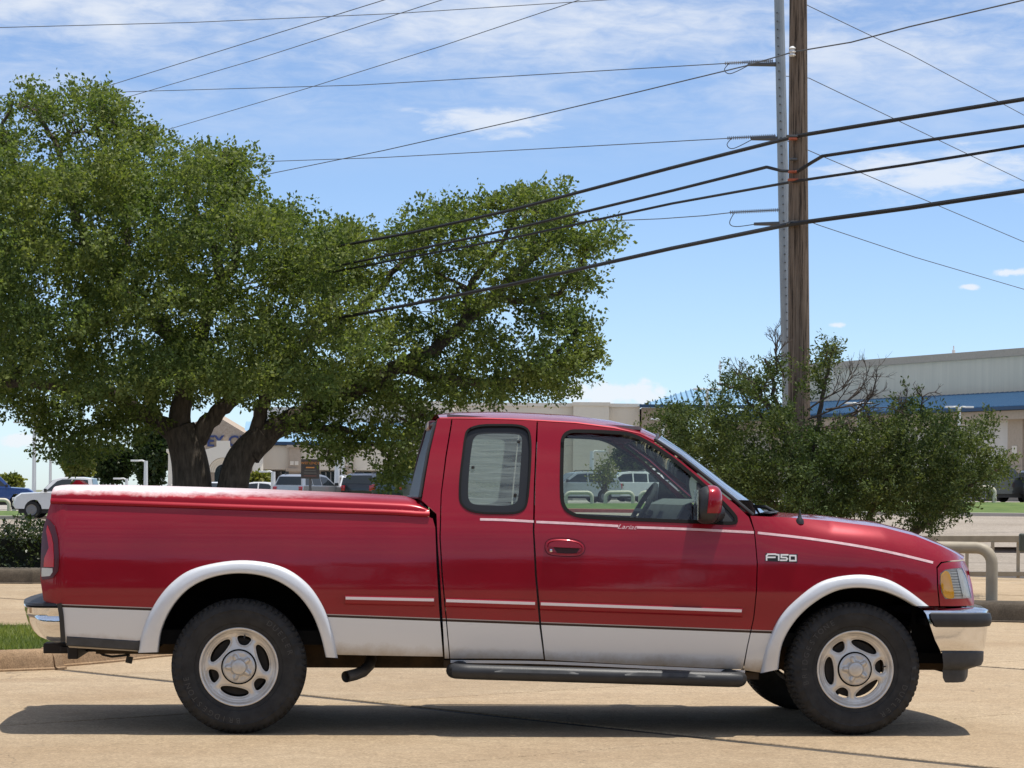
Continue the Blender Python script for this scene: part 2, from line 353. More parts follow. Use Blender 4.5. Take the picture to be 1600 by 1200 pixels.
V2, F = cdt(np.array(ins), [], 0.4); mk('island_soil', [(p[0], p[1], 0.13) for p in V2], [tuple(f) for f in F], SOIL)['kind'] = 'structure'
def blades(name, pts, hmin, hmax, w, m, label):
    n = len(pts); a = rng.uniform(0, 2*math.pi, n); h = rng.uniform(hmin, hmax, n); ln = rng.normal(0, 0.5, (n, 2))*h[:, None]
    d = np.stack([np.cos(a), np.sin(a)], 1)*w; V = np.zeros((n, 3, 3)); V[:, 0, :2] = pts[:, :2]-d; V[:, 1, :2] = pts[:, :2]+d; V[:, 2, :2] = pts[:, :2]+ln; V[:, 0, 2] = V[:, 1, 2] = pts[:, 2]; V[:, 2, 2] = pts[:, 2]+h
    o = mk(name, V.reshape(-1, 3), np.arange(n*3).reshape(-1, 3), m); tag(o, label, 'grass', kind='stuff'); return o
def leafmat(name, c1, c2, trans=0.35, rough=0.5, spec=0.3):
    m, nt, N, L, b = nodes(name); out = N['Material Output']; geo = N.new('ShaderNodeNewGeometry'); r = N.new('ShaderNodeValToRGB'); L.new(geo.outputs['Random Per Island'], r.inputs[0])
    r.color_ramp.elements[0].color = (*c1, 1); r.color_ramp.elements[1].color = (*c2, 1)
    pn_ = N.new('ShaderNodeTexNoise'); pn_.inputs['Scale'].default_value = 0.9; pn_.inputs['Detail'].default_value = 2; L.new(geo.outputs['Position'], pn_.inputs['Vector']); pr_ = N.new('ShaderNodeValToRGB'); L.new(pn_.outputs[0], pr_.inputs[0]); pr_.color_ramp.elements[0].position = 0.35; pr_.color_ramp.elements[1].position = 0.65; pr_.color_ramp.elements[0].color = (0.72, 0.82, 0.8, 1); pr_.color_ramp.elements[1].color = (1.22, 1.15, 1.0, 1)
    pm_ = N.new('ShaderNodeMix'); pm_.data_type = 'RGBA'; pm_.blend_type = 'MULTIPLY'; pm_.inputs[0].default_value = 1.0; L.new(r.outputs[0], pm_.inputs[6]); L.new(pr_.outputs[0], pm_.inputs[7]); LC_ = pm_.outputs[2]
    L.new(LC_, b.inputs['Base Color']); b.inputs['Roughness'].default_value = rough; b.inputs['Specular IOR Level'].default_value = spec
    t = N.new('ShaderNodeBsdfTranslucent'); hs = N.new('ShaderNodeMix'); hs.data_type = 'RGBA'; hs.blend_type = 'MULTIPLY'; hs.inputs[0].default_value = 1.0; L.new(LC_, hs.inputs[6]); hs.inputs[7].default_value = (1.5, 1.6, 0.7, 1); L.new(hs.outputs[2], t.inputs[0])
    mx = N.new('ShaderNodeMixShader'); mx.inputs[0].default_value = trans; L.new(b.outputs[0], mx.inputs[1]); L.new(t.outputs[0], mx.inputs[2]); L.new(mx.outputs[0], out.inputs[0]); return m
GB = leafmat('grass_blades', (0.07, 0.115, 0.02), (0.26, 0.29, 0.085), 0.35)
q = rng.uniform([-5.2, 17.5], [-1.5, 23], (60000, 2)); q = q[inpoly(q, np.array(ins))]; blades('grass', np.c_[q, np.full(len(q), 0.125)], 0.02, 0.075, 0.005, GB, 'short green lawn on the kerbed island behind the tailgate')
# planter kerb with the hedge, left, and the kerb behind the bonnet, right
hk = [(-40, 38.5), (-12, 36.9), tuple(GP(0, 912)[:2]), tuple(GP(75, 912)[:2]), (-4.5, 36.6), (-1, 37.2), (3, 37.0)]
kerb([tuple(p) for p in cat_rom(hk, 3)], KERBD, 'kerb', h=0.21, w=0.25)
rk = [(2.0, 30.2), tuple(GP(1400, 971)[:2]), tuple(GP(1500, 970)[:2]), tuple(GP(1600, 973)[:2]), (12, 27.0), (30, 26.5)]
kerb([tuple(p) for p in cat_rom(rk, 3)], KERBD, 'kerb', h=0.21, w=0.6)
# ------------------------------------------------------------------ the dealership buildings
WALL = mat('cream_stucco', (0.74, 0.66, 0.54), 0.9, var=0.06, scale=0.6, stretch=(1, 1, 0.2)); WALLG = mat('grey_panel', (0.66, 0.62, 0.56), 0.9, var=0.05, scale=0.5, stretch=(2, 2, 0.15))
WALLR = mat('streaked_parapet', (0.68, 0.59, 0.455), 0.9, var=0.06, scale=1.2, stretch=(2.5, 2.5, 0.1)); TRIM = mat('tan_trim', (0.46, 0.375, 0.29), 0.9, var=0.08); TRIMW = mat('pale_cornice', (0.78, 0.71, 0.60), 0.85)
BLUE = mat('blue_metal_roof', (0.20, 0.37, 0.53), 0.5, 0.0, var=0.10, scale=1.5); BLUED = mat('blue_roof_edge', (0.02, 0.06, 0.13), 0.5); DGL = mat('dark_shop_glass', (0.012, 0.02, 0.026), 0.08, spec=0.6, var=0.4, scale=1.2); BRICK = mat('tan_brick_veneer', (0.33, 0.25, 0.185), 0.9, col2=(0.46, 0.38, 0.30), scale=7)
def wall_box(mb, A, B, d, z0, z1):
    # A, B along the front; d = depth vector
    A, B, d = Vector(A), Vector(B), Vector(d); c = (A+B+d)/2; mb.obox((c.x, c.y, (z0+z1)/2), ((B-A)/2), d/2, (0, 0, (z1-z0)/2))
# -- the long building at right, wall receding to the left
P1 = W(1700, 700, 153); Q1 = W(1310, 700, 177); dR = Vector((Q1.x-P1.x, Q1.y-P1.y, 0)).normalized(); nR = Vector((-dR.y, dR.x, 0));
if nR.y > 0: nR = -nR
P1 = Vector((P1.x, P1.y, 0))-dR*10
LEN = 52.0; E1 = P1+dR*LEN
rb = empty('showroom_building', (E1.x, E1.y, 0)); tag(rb, 'long tan showroom with streaked parapet and blue seamed canopy roof at right', 'building')
def L2(p): return Vector(p)-Vector((E1.x, E1.y, 0))
def rbuild(mb, n, m, par=None, **k):
    mb.v = [tuple(Vector(v)-Vector((E1.x, E1.y, 0))) for v in mb.v]; return mb.build(n, m, par or rb, **k)
ZP = 10.45; mb = MB(); wall_box(mb, P1-nR*6, E1-nR*6, -nR*40, 0.5, ZP+0.35); rbuild(mb, 'parapet_wall', WALLR)
mb = MB(); wall_box(mb, P1-nR*5.8, E1-nR*5.8+dR*0.2, -nR*40.2, ZP+0.352, ZP+0.85); rbuild(mb, 'parapet_cap', TRIM)
mb = MB(); wall_box(mb, P1, E1, -nR*8, 0.5, 6.6); rbuild(mb, 'front_wall', WALLG)
ze, zt = 7.0, 8.35
mb = MB(); e0, e1 = P1+nR*1.2, E1+nR*1.2+dR*1.2; t0, t1 = P1-nR*5.9, E1-nR*5.9
mb.grid([[e0+Vector((0, 0, ze)), e1+Vector((0, 0, ze))], [t0+Vector((0, 0, zt)), t1+Vector((0, 0, zt))]]); hp = E1-nR*16+dR*1.2
mb.poly([e1+Vector((0, 0, ze)), hp+Vector((0, 0, ze)), t1+Vector((0, 0, zt))]); roof_r = rbuild(mb, 'roof', BLUE)
mb = MB(); n = 96
for i in range(n+1):
    a = e0.lerp(e1, i/n)+Vector((0, 0, ze+0.03)); b_ = t0.lerp(t1, i/n)+Vector((0, 0, zt+0.03)); mb.obox((a+b_)/2, (b_-a)/2, dR*0.06, (0, 0, 0.07))
o = rbuild(mb, 'roof_seams', mat('blue_seam_metal', (0.06, 0.14, 0.24), 0.5), roof_r); o['kind'] = 'stuff'
mb = MB(); wall_box(mb, e0+nR*0.02, e1+nR*0.02, nR*0.15, ze-0.18, ze+0.04); rbuild(mb, 'roof_edge', BLUED, roof_r)
mb = MB(); wall_box(mb, P1+nR*0.05, E1+nR*0.05+dR*0.3, nR*0.9, 6.25, 6.8); rbuild(mb, 'soffit', TRIM)
for k in range(7):
    c = P1+dR*(9+k*7.0); mb = MB(); wall_box(mb, c, c+dR*1.5, nR*0.25, 0.5, 6.26); wall_box(mb, c-dR*0.2, c+dR*1.7, nR*0.4, 2.9, 3.3); rbuild(mb, 'pilaster', TRIM)
    mb = MB(); wall_box(mb, c+dR*0.5, c+dR*1.0, nR*0.3, 4.1, 4.6); rbuild(mb, 'pilaster_block', TRIMW)
    mb = MB(); wall_box(mb, c+dR*1.8, c+dR*6.6, nR*0.06, 0.8, 3.2); w_ = rbuild(mb, 'shop_window', DGL)
    for q in range(3):
        mb = MB(); wall_box(mb, c+dR*(3.0+q*1.2), c+dR*(3.12+q*1.2), nR*0.12, 0.8, 3.2); rbuild(mb, 'mullion', TRIMW, w_)
for px, py in ((1490, 540), (1300, 560), (1125, 563)):
    b_ = W(px, py+18, 178); mb = MB(); mb.tube([b_-Vector((0, 0, 0.9)), b_+Vector((0, 0, 0.8))], 0.05, 6); mb.tube([b_+Vector((0, 0, 0.2)), b_+Vector((0, 0, 0.5))], 0.12, 6); rbuild(mb, 'roof_mast', mat('mast_white', (0.7, 0.7, 0.7), 0.5))
# -- middle block with the plain parapet
def face_block(name, label, x0, x1, ytop, Y, parts):
    A, B = W(x0, 700, Y), W(x1, 700, Y); zt_ = W((x0+x1)/2, ytop, Y).z
    r_ = empty(name, ((A.x+B.x)/2, Y, 0)); tag(r_, label, 'building'); o_ = Vector((r_.location))
    return r_, A.x-o_.x, B.x-o_.x, zt_
mid, xa, xb, zt = face_block('service_building', 'plain cream block with stepped parapet behind the cab roof', 700, 999, 630, 186, None)
mb = MB(); mb.box(xa, xb, 0, 25, 0.3, zt-0.25); mb.build('wall', WALL, mid)
mb = MB(); mb.box(xa-0.1, xb+0.12, -0.12, 25, zt-0.247, zt+0.02); mb.build('parapet_cap', TRIMW, mid)
xs = W(895, 700, 186).x-mid.location.x; mb = MB(); mb.box(xs, xs+2.6, -1.2, -0.125, 0.3, zt-0.2); mb.box(xs-0.08, xs+2.68, -1.28, -0.126, zt-0.198, zt+0.06); mb.build('buttress', WALL, mid)
mb = MB(); mb.box(xb+0.13, xb+3.5, -1.0, 20, 0.3, zt-0.3); mb.build('tan_return_wall', BRICK, mid)
mb = MB(); ax_, bx2 = xb-0.1, xb+8.5; mb.grid([[(ax_, -1.8, zt-0.15), (bx2, -1.8, zt-0.10)], [(ax_+4.3, 4, zt+1.3), (bx2, 4, zt+1.35)]]); mb.poly([(ax_, -1.8, zt-0.15), (ax_+4.3, 4, zt+1.3), (ax_, 9, zt-0.15)]); hip = mb.build('hip_roof', BLUE, mid)
mb = MB()
for i in range(22):
    t = i/21; a = Vector((ax_+(bx2-ax_)*t, -1.8, zt-0.12)); b_ = Vector((max(a.x, ax_+4.3), 4, zt+1.34)) if a.x > ax_+4.3 else Vector((a.x, -1.8+5.8*(a.x-ax_)/4.3, zt-0.12+1.46*(a.x-ax_)/4.3))
    if (b_-a).length > 0.1: mb.obox((a+b_)/2, (b_-a)/2, (0.035, 0, 0), (0, 0, 0.05))
o = mb.build('roof_seams', MATS['blue_seam_metal'], hip); o['kind'] = 'stuff'
mb = MB(); mb.box(ax_, bx2, -1.95, -1.82, zt-0.32, zt-0.08); mb.build('roof_edge', BLUED, hip)
# -- the showroom behind the oak: blue roofed wing, shop windows, columns
wing, xa, xb, zt = face_block('dealership_wing', 'cream wing with blue roof band and dark windows beneath the oak limb', 395, 705, 628, 178, None)
ox = wing.location.x; zz = lambda y: W(550, y, 178).z
mb = MB(); mb.box(xa, xb, 0, 24, 0.3, zt-0.4); mb.build('wall', WALLG, wing)
mb = MB(); mb.box(xa+8.4, xb+0.05, -0.25, 24, zt-0.397, zt+0.1); mb.build('cornice', TRIMW, wing)
mb = MB(); mb.grid([[(xa-0.5, -2.2, zz(694)), (xb-3, -2.2, zz(694))], [(xa-0.5, -0.02, zz(660)), (xb-3, -0.02, zz(660))]]); rf = mb.build('roof', BLUE, wing)
mb = MB(); mb.box(xa-0.5, xb-3, -2.3, -2.21, zz(697), zz(692)); mb.build('roof_edge', BLUED, rf)
mb = MB(); mb.box(xa-0.4, xb-3.1, -2.0, -0.03, zz(735), zz(698)); mb.build('fascia', WALL, wing)
for x0, x1 in ((408, 452), (500, 523), (526, 543), (553, 594), (600, 640)):
    u0, u1 = W(x0, 740, 177).x-ox, W(x1, 740, 177).x-ox; mb = MB(); mb.box(u0, u1, -0.09, -0.004, 0.6, zz(737)); w_ = mb.build('shop_window', DGL, wing)
    for q in np.linspace(u0, u1, 4)[1:-1]: mb = MB(); mb.box(q-0.04, q+0.04, -0.12, -0.093, 0.6, zz(738)); mb.build('mullion', mat('mullion_metal', (0.3, 0.3, 0.3), 0.4, 0.6), w_)
for x0, x1 in ((452, 470), (540, 552)):
    u0, u1 = W(x0, 740, 176).x-ox, W(x1, 740, 176).x-ox; mb = MB(); mb.box(u0, u1, -2.35, -2.02, 0.4, zz(700)); mb.box(u0-0.2, u1+0.2, -2.55, -2.36, zz(738), zz(733)); mb.box(u0-0.15, u1+0.15, -2.5, -2.36, zz(701), zz(697)); p_ = mb.build('pilaster', TRIM, wing)
    for q in (0.25, 0.65): mb = MB(); mb.box(u0+(u1-u0)*q-0.12, u0+(u1-u0)*q+0.14, -2.40, -2.352, zz(728), zz(722)); mb.build('pilaster_block', TRIMW, p_)
# -- arched entrance gable
ent, xa, xb, zt = face_block('entrance_portal', 'gabled brick entrance with white arch and blue lettering between the trunks', 264, 396, 668, 172, None)
oz = lambda y: W(330, y, 172).z; ce = W(349, 740, 172).x-ent.location.x; ra = 1.0
th = np.linspace(0, math.pi, 20); zc = oz(738)
mb = MB(); mb.box(xa, xb, 0.0, 8, 0.3, oz(684)); mb.poly([(xa, 0, oz(684)), (xb, 0, oz(684)), ((xa+xb)/2, 0, zt+1.0)]); mb.poly([(xa, 8, oz(684)), ((xa+xb)/2, 8, zt+1.0), (xb, 8, oz(684))]); mb.grid([[(xa, y, oz(684)), ((xa+xb)/2, y, zt+1.0), (xb, y, oz(684))] for y in (0, 8)]); mb.build('gable', BRICK, ent)
for sgn in (1,):
    outer = [(ce-1.9, 0.5), (ce-1.9, zc+0.4), (ce-1.35, zc+1.5), (ce-0.45, zc+1.75), (ce-0.45, zc+2.15), (ce+0.45, zc+2.15), (ce+0.45, zc+1.75), (ce+1.35, zc+1.5), (ce+1.9, zc+0.4), (ce+1.9, 0.5), (ce+ra, 0.5)]+[(ce+ra*math.cos(t), zc+ra*math.sin(t)) for t in th]+[(ce-ra, 0.5)]
    mb = MB(); mb.poly([(x, -0.35, z) for x, z in outer]); mb.grid([[(x, y, z) for x, z in outer+outer[:1]] for y in (-0.35, -0.004)]); mb.build('arch_surround', TRIMW, ent)
mb = MB(); 
for k, rr_ in enumerate((0.98, 0.84, 0.70)): mb.grid([[(ce+rr_*math.cos(t), y, zc+rr_*math.sin(t)) for t in th] for y in (-0.33+0.1*k, -0.23+0.1*k)]); mb.grid([[(ce+q*math.cos(t), -0.23+0.1*k, zc+q*math.sin(t)) for t in th] for q in (rr_, rr_-0.14)])
mb.build('arch_rings', WALL, ent); mb = MB(); mb.poly([(ce+0.6*math.cos(t), -0.02, zc+0.6*math.sin(t)) for t in th]+[(ce-0.6, -0.02, 0.5), (ce+0.6, -0.02, 0.5)]); mb.build('doorway', DGL, ent)
for x in (ce-2.4, ce+2.4, xa+0.4):
    mb = MB(); mb.lathe([(0.36, 0.5), (0.34, zc-1.3), (0.45, zc-1.2), (0.45, zc-0.9), (0.38, zc-0.85), (0.36, zc+1.2), (0.5, zc+1.35), (0.5, zc+1.55), (0.0, zc+1.56)], (x, -0.6, 0), 'z', 16); mb.build('column', TRIMW, ent, True)
V, F = text_mesh('EY CHE', 1.05, 0, 0.05, 0.02); lx = W(363, 690, 172).x-ent.location.x; lz = oz(690)
mk('lettering', [(lx+p[0], -0.06-p[2], lz+p[1]) for p in V], F, mat('blue_lettering', (0.03, 0.05, 0.16), 0.5), ent)
# ------------------------------------------------------------------ trees and shrubs
BARK = mat('oak_bark', (0.040, 0.032, 0.024), 0.95, col2=(0.13, 0.105, 0.08), scale=5, stretch=(3, 3, 0.7), bump=0.9, bscale=9)
TWIG = mat('grey_twig_bark', (0.075, 0.058, 0.045), 0.95, var=0.3, scale=8)
OAKL = leafmat('oak_leaves', (0.066, 0.100, 0.026), (0.200, 0.235, 0.080), 0.38, 0.55, 0.22)
BUSHL = leafmat('juniper_leaves', (0.032, 0.056, 0.018), (0.120, 0.148, 0.054), 0.28, 0.6, 0.2)
HEDGEL = leafmat('hedge_leaves', (0.012, 0.026, 0.007), (0.05, 0.07, 0.02), 0.25, 0.35, 0.5)
FARL = leafmat('far_leaves', (0.018, 0.035, 0.012), (0.05, 0.075, 0.025), 0.25); PALEL = leafmat('yellow_green_leaves', (0.09, 0.11, 0.02), (0.22, 0.22, 0.06), 0.3)
def leaf_mesh(C, D, L, wr, spread, per, jitter=0.5, up=0.6):
    """diamond leaves in sprigs: C centres, D sprig directions"""
    n = len(C); tot = n*per
    c = np.repeat(C, per, 0); d = np.repeat(D, per, 0)
    s = np.tile(np.linspace(-0.5, 1.0, per), n)[:, None]
    p = c+d*s*spread+rng.normal(0, spread*0.33, (tot, 3))
    a = d*0.7+rng.normal(0, 0.8, (tot, 3)); a /= np.linalg.norm(a, axis=1, keepdims=True)
    nr = rng.normal(0, 0.75, (tot, 3)); nr[:, 2] += up; nr -= a*(nr*a).sum(1, keepdims=True); nr /= np.linalg.norm(nr, axis=1, keepdims=True)+1e-9
    b = np.cross(a, nr); l = (L*rng.uniform(0.65, 1.25, tot))[:, None]; w = l*wr
    V = np.empty((tot, 4, 3)); V[:, 0] = p; V[:, 1] = p+a*l*0.55+b*w+nr*l*0.06; V[:, 2] = p+a*l; V[:, 3] = p+a*l*0.55-b*w+nr*l*0.06
    return V.reshape(-1, 3), np.arange(tot*4).reshape(-1, 4)
def ell_points(c, r, n, shell=0.55):
    q = rng.normal(size=(n, 3)); q /= np.linalg.norm(q, axis=1, keepdims=True); rad = rng.uniform(0, 1, (n, 1))**(shell*0.6)
    lump = 1+0.16*np.sin(q[:, :1]*5+c[0]*3)*np.cos(q[:, 1:2]*6+c[2]*2)
    return c+q*rad*lump*r, q
def limb(mb, pts, r0, r1, n=9, sub=5, wob=0.0):
    P = cat_rom(pts, sub); k = len(P); P = [Vector(p) for p in P]
    if wob: P = [p+Vector(rng.normal(0, wob, 3)) if 0 < i < k-1 else p for i, p in enumerate(P)]
    mb.tube(P, [r0+(r1-r0)*(i/(k-1))**0.8 for i in range(k)], n); return P
TY = 56.0; PS = TY/FPX
def T(px, py, dy=0.0): return W(px, py, TY+dy)
oak = empty('oak_tree', (T(330, 860).x, TY, 0)); tag(oak, 'large spreading live oak with two dark trunks behind the truck bed', 'tree'); OO = Vector(oak.location)
mb = MB(); nodes_ = []
def lm(pts, r0, r1, n=10, wob=0.02):
    P = limb(mb, [T(*p)-OO for p in pts], r0*PS, r1*PS, n, 5, wob); nodes_.extend(P[len(P)//4:])
lm([(300, 884), (299, 800), (300, 755), (296, 720), (288, 690), (280, 668)], 36, 25, 14, 0.0)
lm([(284, 690), (262, 668), (232, 650), (205, 636), (165, 612, -0.5), (110, 604, -1), (50, 598, -1.5), (-30, 600, -2)], 17, 6)
lm([(282, 690), (283, 640), (290, 600), (300, 555), (322, 500), (345, 440), (330, 380), (300, 320), (290, 270)], 20, 4)
lm([(296, 700), (318, 668), (345, 640), (378, 612), (430, 580, -1), (480, 530, -1), (520, 470), (560, 420)], 18, 4)
lm([(345, 440), (370, 400), (355, 340), (335, 290)], 9, 3); lm([(300, 555), (240, 500, -1), (180, 440, -1), (130, 370), (110, 300), (90, 230), (60, 180)], 14, 3)
lm([(180, 440, -1), (200, 360), (185, 290), (165, 235), (150, 190)], 8, 2.5); lm([(110, 300), (40, 270), (0, 220), (20, 160)], 6, 2)
lm([(358, 884), (360, 800), (364, 760), (372, 725), (388, 700), (412, 678)], 29, 20, 14, 0.0)
lm([(388, 712), (430, 670), (480, 646), (530, 622), (580, 596), (625, 572), (680, 545), (725, 505), (770, 465), (810, 425), (850, 385), (890, 350)], 20, 4)
lm([(400, 690), (408, 640), (430, 590), (470, 540), (540, 500, 1), (600, 440, 1), (660, 380, 1), (720, 340, 1)], 13, 3)
lm([(625, 572), (690, 590), (750, 600), (810, 590), (860, 560), (900, 520)], 12, 3); lm([(580, 596), (640, 640), (650, 690)], 7, 2); lm([(430, 670), (520, 668), (580, 690), (620, 730)], 8, 2)
lm([(770, 465), (830, 470), (880, 450), (915, 400)], 7, 2); lm([(232, 650), (180, 660, 1), (120, 680, 1), (80, 700, 1)], 8, 2); lm([(725, 505), (740, 440), (790, 370), (800, 330)], 8, 2)
LB_ = [(40, 165, 55, 22), (125, 160, 60, 28), (180, 185, 50, 30), (228, 214, 36, 20), (20, 225, 60, 45), (100, 225, 80, 45), (185, 245, 70, 42), (10, 300, 90, 70), (105, 305, 100, 60), (200, 310, 90, 62),
 (310, 262, 48, 32), (352, 248, 34, 22), (330, 310, 62, 45), (365, 300, 30, 26), (275, 370, 100, 62), (160, 400, 120, 70), (30, 400, 110, 80), (395, 358, 56, 38), (445, 350, 46, 30), (415, 410, 85, 55), (300, 460, 115, 70), (160, 500, 125, 70), (20, 510, 100, 80),
 (480, 390, 55, 42), (535, 372, 50, 26), (500, 450, 80, 60), (420, 510, 95, 65), (300, 545, 110, 55), (170, 575, 110, 40), (40, 585, 90, 45), (565, 430, 62, 52), (560, 520, 80, 58), (470, 575, 75, 42), (380, 585, 60, 35),
 (330, 596, 80, 26), (430, 606, 76, 26), (250, 602, 70, 26), (150, 612, 90, 26), (500, 604, 66, 32), (620, 610, 60, 24), (90, 640, 80, 32), (60, 668, 55, 26), (130, 680, 62, 32), (190, 668, 45, 30), (225, 640, 36, 22), (110, 712, 40, 18), (20, 625, 60, 30), (-40, 600, 60, 60), (-40, 430, 70, 100), (-40, 280, 60, 80),
 (615, 395, 55, 34), (655, 372, 48, 28), (700, 350, 46, 26), (735, 336, 34, 22), (785, 318, 40, 20), (835, 315, 44, 18), (870, 318, 22, 14), (850, 355, 55, 28), (905, 370, 38, 24), (930, 372, 16, 14), (815, 395, 60, 34), (745, 400, 50, 34), (660, 440, 66, 46),
 (725, 470, 60, 40), (790, 460, 60, 38), (860, 440, 52, 38), (900, 430, 24, 26), (660, 510, 80, 46), (760, 525, 80, 46), (850, 500, 56, 42), (895, 500, 30, 36), (910, 545, 24, 26), (640, 560, 66, 38), (720, 575, 74, 40), (800, 570, 68, 42), (865, 565, 46, 36), (850, 605, 34, 20), (890, 580, 22, 20),
 (700, 612, 60, 20), (770, 612, 46, 22), (575, 585, 60, 36), (560, 630, 62, 26), (600, 668, 50, 28), (630, 700, 34, 26), (550, 680, 54, 24), (500, 640, 54, 24), (610, 735, 24, 16), (460, 668, 30, 14), (520, 702, 34, 12), (645, 655, 26, 18)]
CS, DS = [], []
for (x, y, rx, ry) in LB_:
    edge = y < 240 or x > 600 or y > 620 or rx < 45
    layers = (0.0, -1.3, 1.3) if edge else (-4.2, -2.6, -1.0, 0.8, 3.2)
    if x > 560 and y < 620: layers = (-1.5, 0.0, 1.4) if rx > 40 else (-0.6, 0.5)
    if y > 620: layers = (-1.0, 0.6)
    for dy in layers:
        dxp = rng.normal(0, 9); dyp = rng.normal(0, 6); c = np.array(T(x+dxp, y+dyp, dy)-OO); r = np.array([rx*PS*0.92, max(1.1, 0.75*rx*PS), ry*PS*0.92])
        # scallop each lobe into sub-clumps for light and dark
        vol = rx*ry*PS*PS; ns = max(4, int(vol*(3.6 if (y < 255 and x < 260) else 4.7 if (x > 600 or y > 630) else 6.4 if edge else 7.4)))
        subs, q = ell_points(c, r*0.92, ns, 0.8)
        for s in subs:
            rr_ = rng.uniform(0.32, 0.62); p, qq = ell_points(s, np.array([rr_, rr_, rr_*0.62]), int(12+14*rr_), 0.7)
            dd = qq*0.8+rng.normal(0, 0.4, p.shape); dd[:, 2] += 0.25; CS.append(p); DS.append(dd/np.linalg.norm(dd, axis=1, keepdims=True))
        if nodes_ and dy == layers[len(layers)//2]:
            cv = Vector(c); nn_ = min(nodes_, key=lambda p: (p-cv).length); mid_ = nn_.lerp(cv, 0.5)+Vector((rng.normal(0, 0.2), rng.normal(0, 0.2), 0.15))
            limb(mb, [nn_, mid_, cv], 0.05, 0.016, 6, 4, 0.03)
            for _ in range(4):
                q_ = Vector(subs[rng.integers(len(subs))]); limb(mb, [cv.lerp(mid_, rng.uniform(0, 0.7)), cv.lerp(q_, 0.5)+Vector(rng.normal(0, 0.1, 3)), q_], 0.022, 0.006, 5, 3)
CS = np.concatenate(CS); DS = np.concatenate(DS)
V, F = leaf_mesh(CS, DS, 0.098, 0.30, 0.13, 9, up=0.5); print('oak leaves', len(F))
mb.build('trunk', BARK, oak, True); o = mk('crown', V, F, OAKL, oak); o['kind'] = 'stuff'
# -- shrub round the pole
BY = 34.5
def B(px, py, dy=0.0): return W(px, py, BY+dy)
bush = empty('juniper_shrub', (B(1300, 880).x, BY, 0)); tag(bush, 'dark green spreading juniper with bare grey branches round the wooden pole', 'shrub'); BO = Vector(bush.location)
mb = MB(); bst = []
def bl(pts, r0, r1): P = limb(mb, [B(*p)-BO for p in pts], r0*BY/FPX, r1*BY/FPX, 7, 5, 0.012); bst.extend(P); return P
bl([(1320, 930), (1300, 850), (1260, 780), (1235, 700), (1215, 640), (1205, 590), (1195, 560)], 9, 2); bl([(1330, 930), (1350, 840), (1380, 760), (1420, 700), (1440, 660)], 8, 2); bl([(1310, 930), (1260, 830), (1180, 770), (1110, 720), (1060, 670), (1030, 650)], 8, 2)
bl([(1340, 930), (1420, 840), (1480, 790), (1530, 750), (1570, 730)], 8, 2); bl([(1260, 780), (1275, 690), (1285, 620), (1295, 570), (1300, 550)], 6, 1.5); bl([(1215, 640), (1160, 610), (1120, 600)], 4, 1.5); bl([(1230, 690), (1180, 640), (1150, 600)], 4, 1.2); bl([(1420, 840), (1445, 800), (1455, 825)], 4, 1.5)
def twigs(p, d, l, r, depth, out):
    n_ = 4; pts = [p]; dd = Vector(d)
    for i in range(n_):
        dd = (dd+Vector(rng.normal(0, 0.16, 3))+Vector((0, 0, 0.05))).normalized(); pts.append(pts[-1]+dd*l/n_)
    out.tube(pts, [r*(1-0.5*i/n_) for i in range(n_+1)], 5)
    if depth:
        for k in range(4):
            t = rng.uniform(0.25, 1.0); i = min(n_-1, int(t*n_)); s = pts[i].lerp(pts[i+1], t*n_-i); ax = Vector(rng.normal(0, 1, 3)); e = (dd+0.75*ax.normalized()); e.y *= 0.6
            twigs(s, e.normalized(), l*rng.uniform(0.4, 0.65), r*0.55, depth-1, out)
mt = MB()
for sx, sy, dx, dz, l in ((1262, 640, 1, 0.55, 0.75), (1262, 655, 1, 0.28, 0.85), (1265, 665, 1, 0.05, 0.75), (1290, 640, 1, 0.5, 0.7), (1300, 655, 1, 0.3, 0.7), (1225, 590, -0.55, 1, 0.42), (1215, 585, -0.15, 1, 0.42), (1180, 600, -0.9, 0.6, 0.38), (1285, 575, 0.6, 1, 0.3), (1400, 690, 0.3, 1, 0.5), (1440, 650, 0.1, 1, 0.3), (1300, 740, 0.6, 0.3, 0.5), (1340, 770, 0.3, 0.6, 0.4), (1200, 640, -0.4, 0.5, 0.5), (1330, 650, 1, 0.35, 0.45)):
    twigs(B(sx, sy, -0.4)-BO, Vector((dx, rng.normal(0, 0.2), dz)).normalized(), l, 0.015, 3, mt)
mb.build('stem', TWIG, bush, True); mt.build('bare_twigs', TWIG, bush, False)
BL = [(1055, 655, 36, 20), (1105, 636, 38, 16), (1150, 605, 44, 26), (1195, 610, 40, 34), (1210, 575, 18, 18), (1280, 572, 26, 14), (1305, 556, 14, 10), (1270, 600, 30, 20), (1045, 665, 32, 24), (1110, 665, 75, 38), (1200, 660, 60, 36), (1090, 710, 70, 42), (1180, 720, 90, 50), (1290, 720, 90, 40), (1280, 680, 50, 22), (1345, 690, 60, 36),
 (1400, 680, 56, 40), (1440, 645, 18, 26), (1415, 640, 18, 20), (1470, 672, 44, 30), (1500, 690, 50, 28), (1530, 668, 26, 16), (1440, 720, 80, 46), (1530, 720, 52, 30), (1570, 725, 24, 20), (1510, 748, 60, 32), (1380, 760, 100, 46), (1250, 770, 100, 46), (1440, 785, 62, 30), (1480, 775, 50, 26), (1420, 812, 34, 18), (1452, 822, 22, 14), (1490, 795, 22, 12), (1340, 790, 60, 30), (1150, 770, 90, 40), (1030, 690, 26, 26), (1330, 730, 70, 40), (1280, 790, 60, 30)]
CS, DS = [], []; ps = BY/FPX
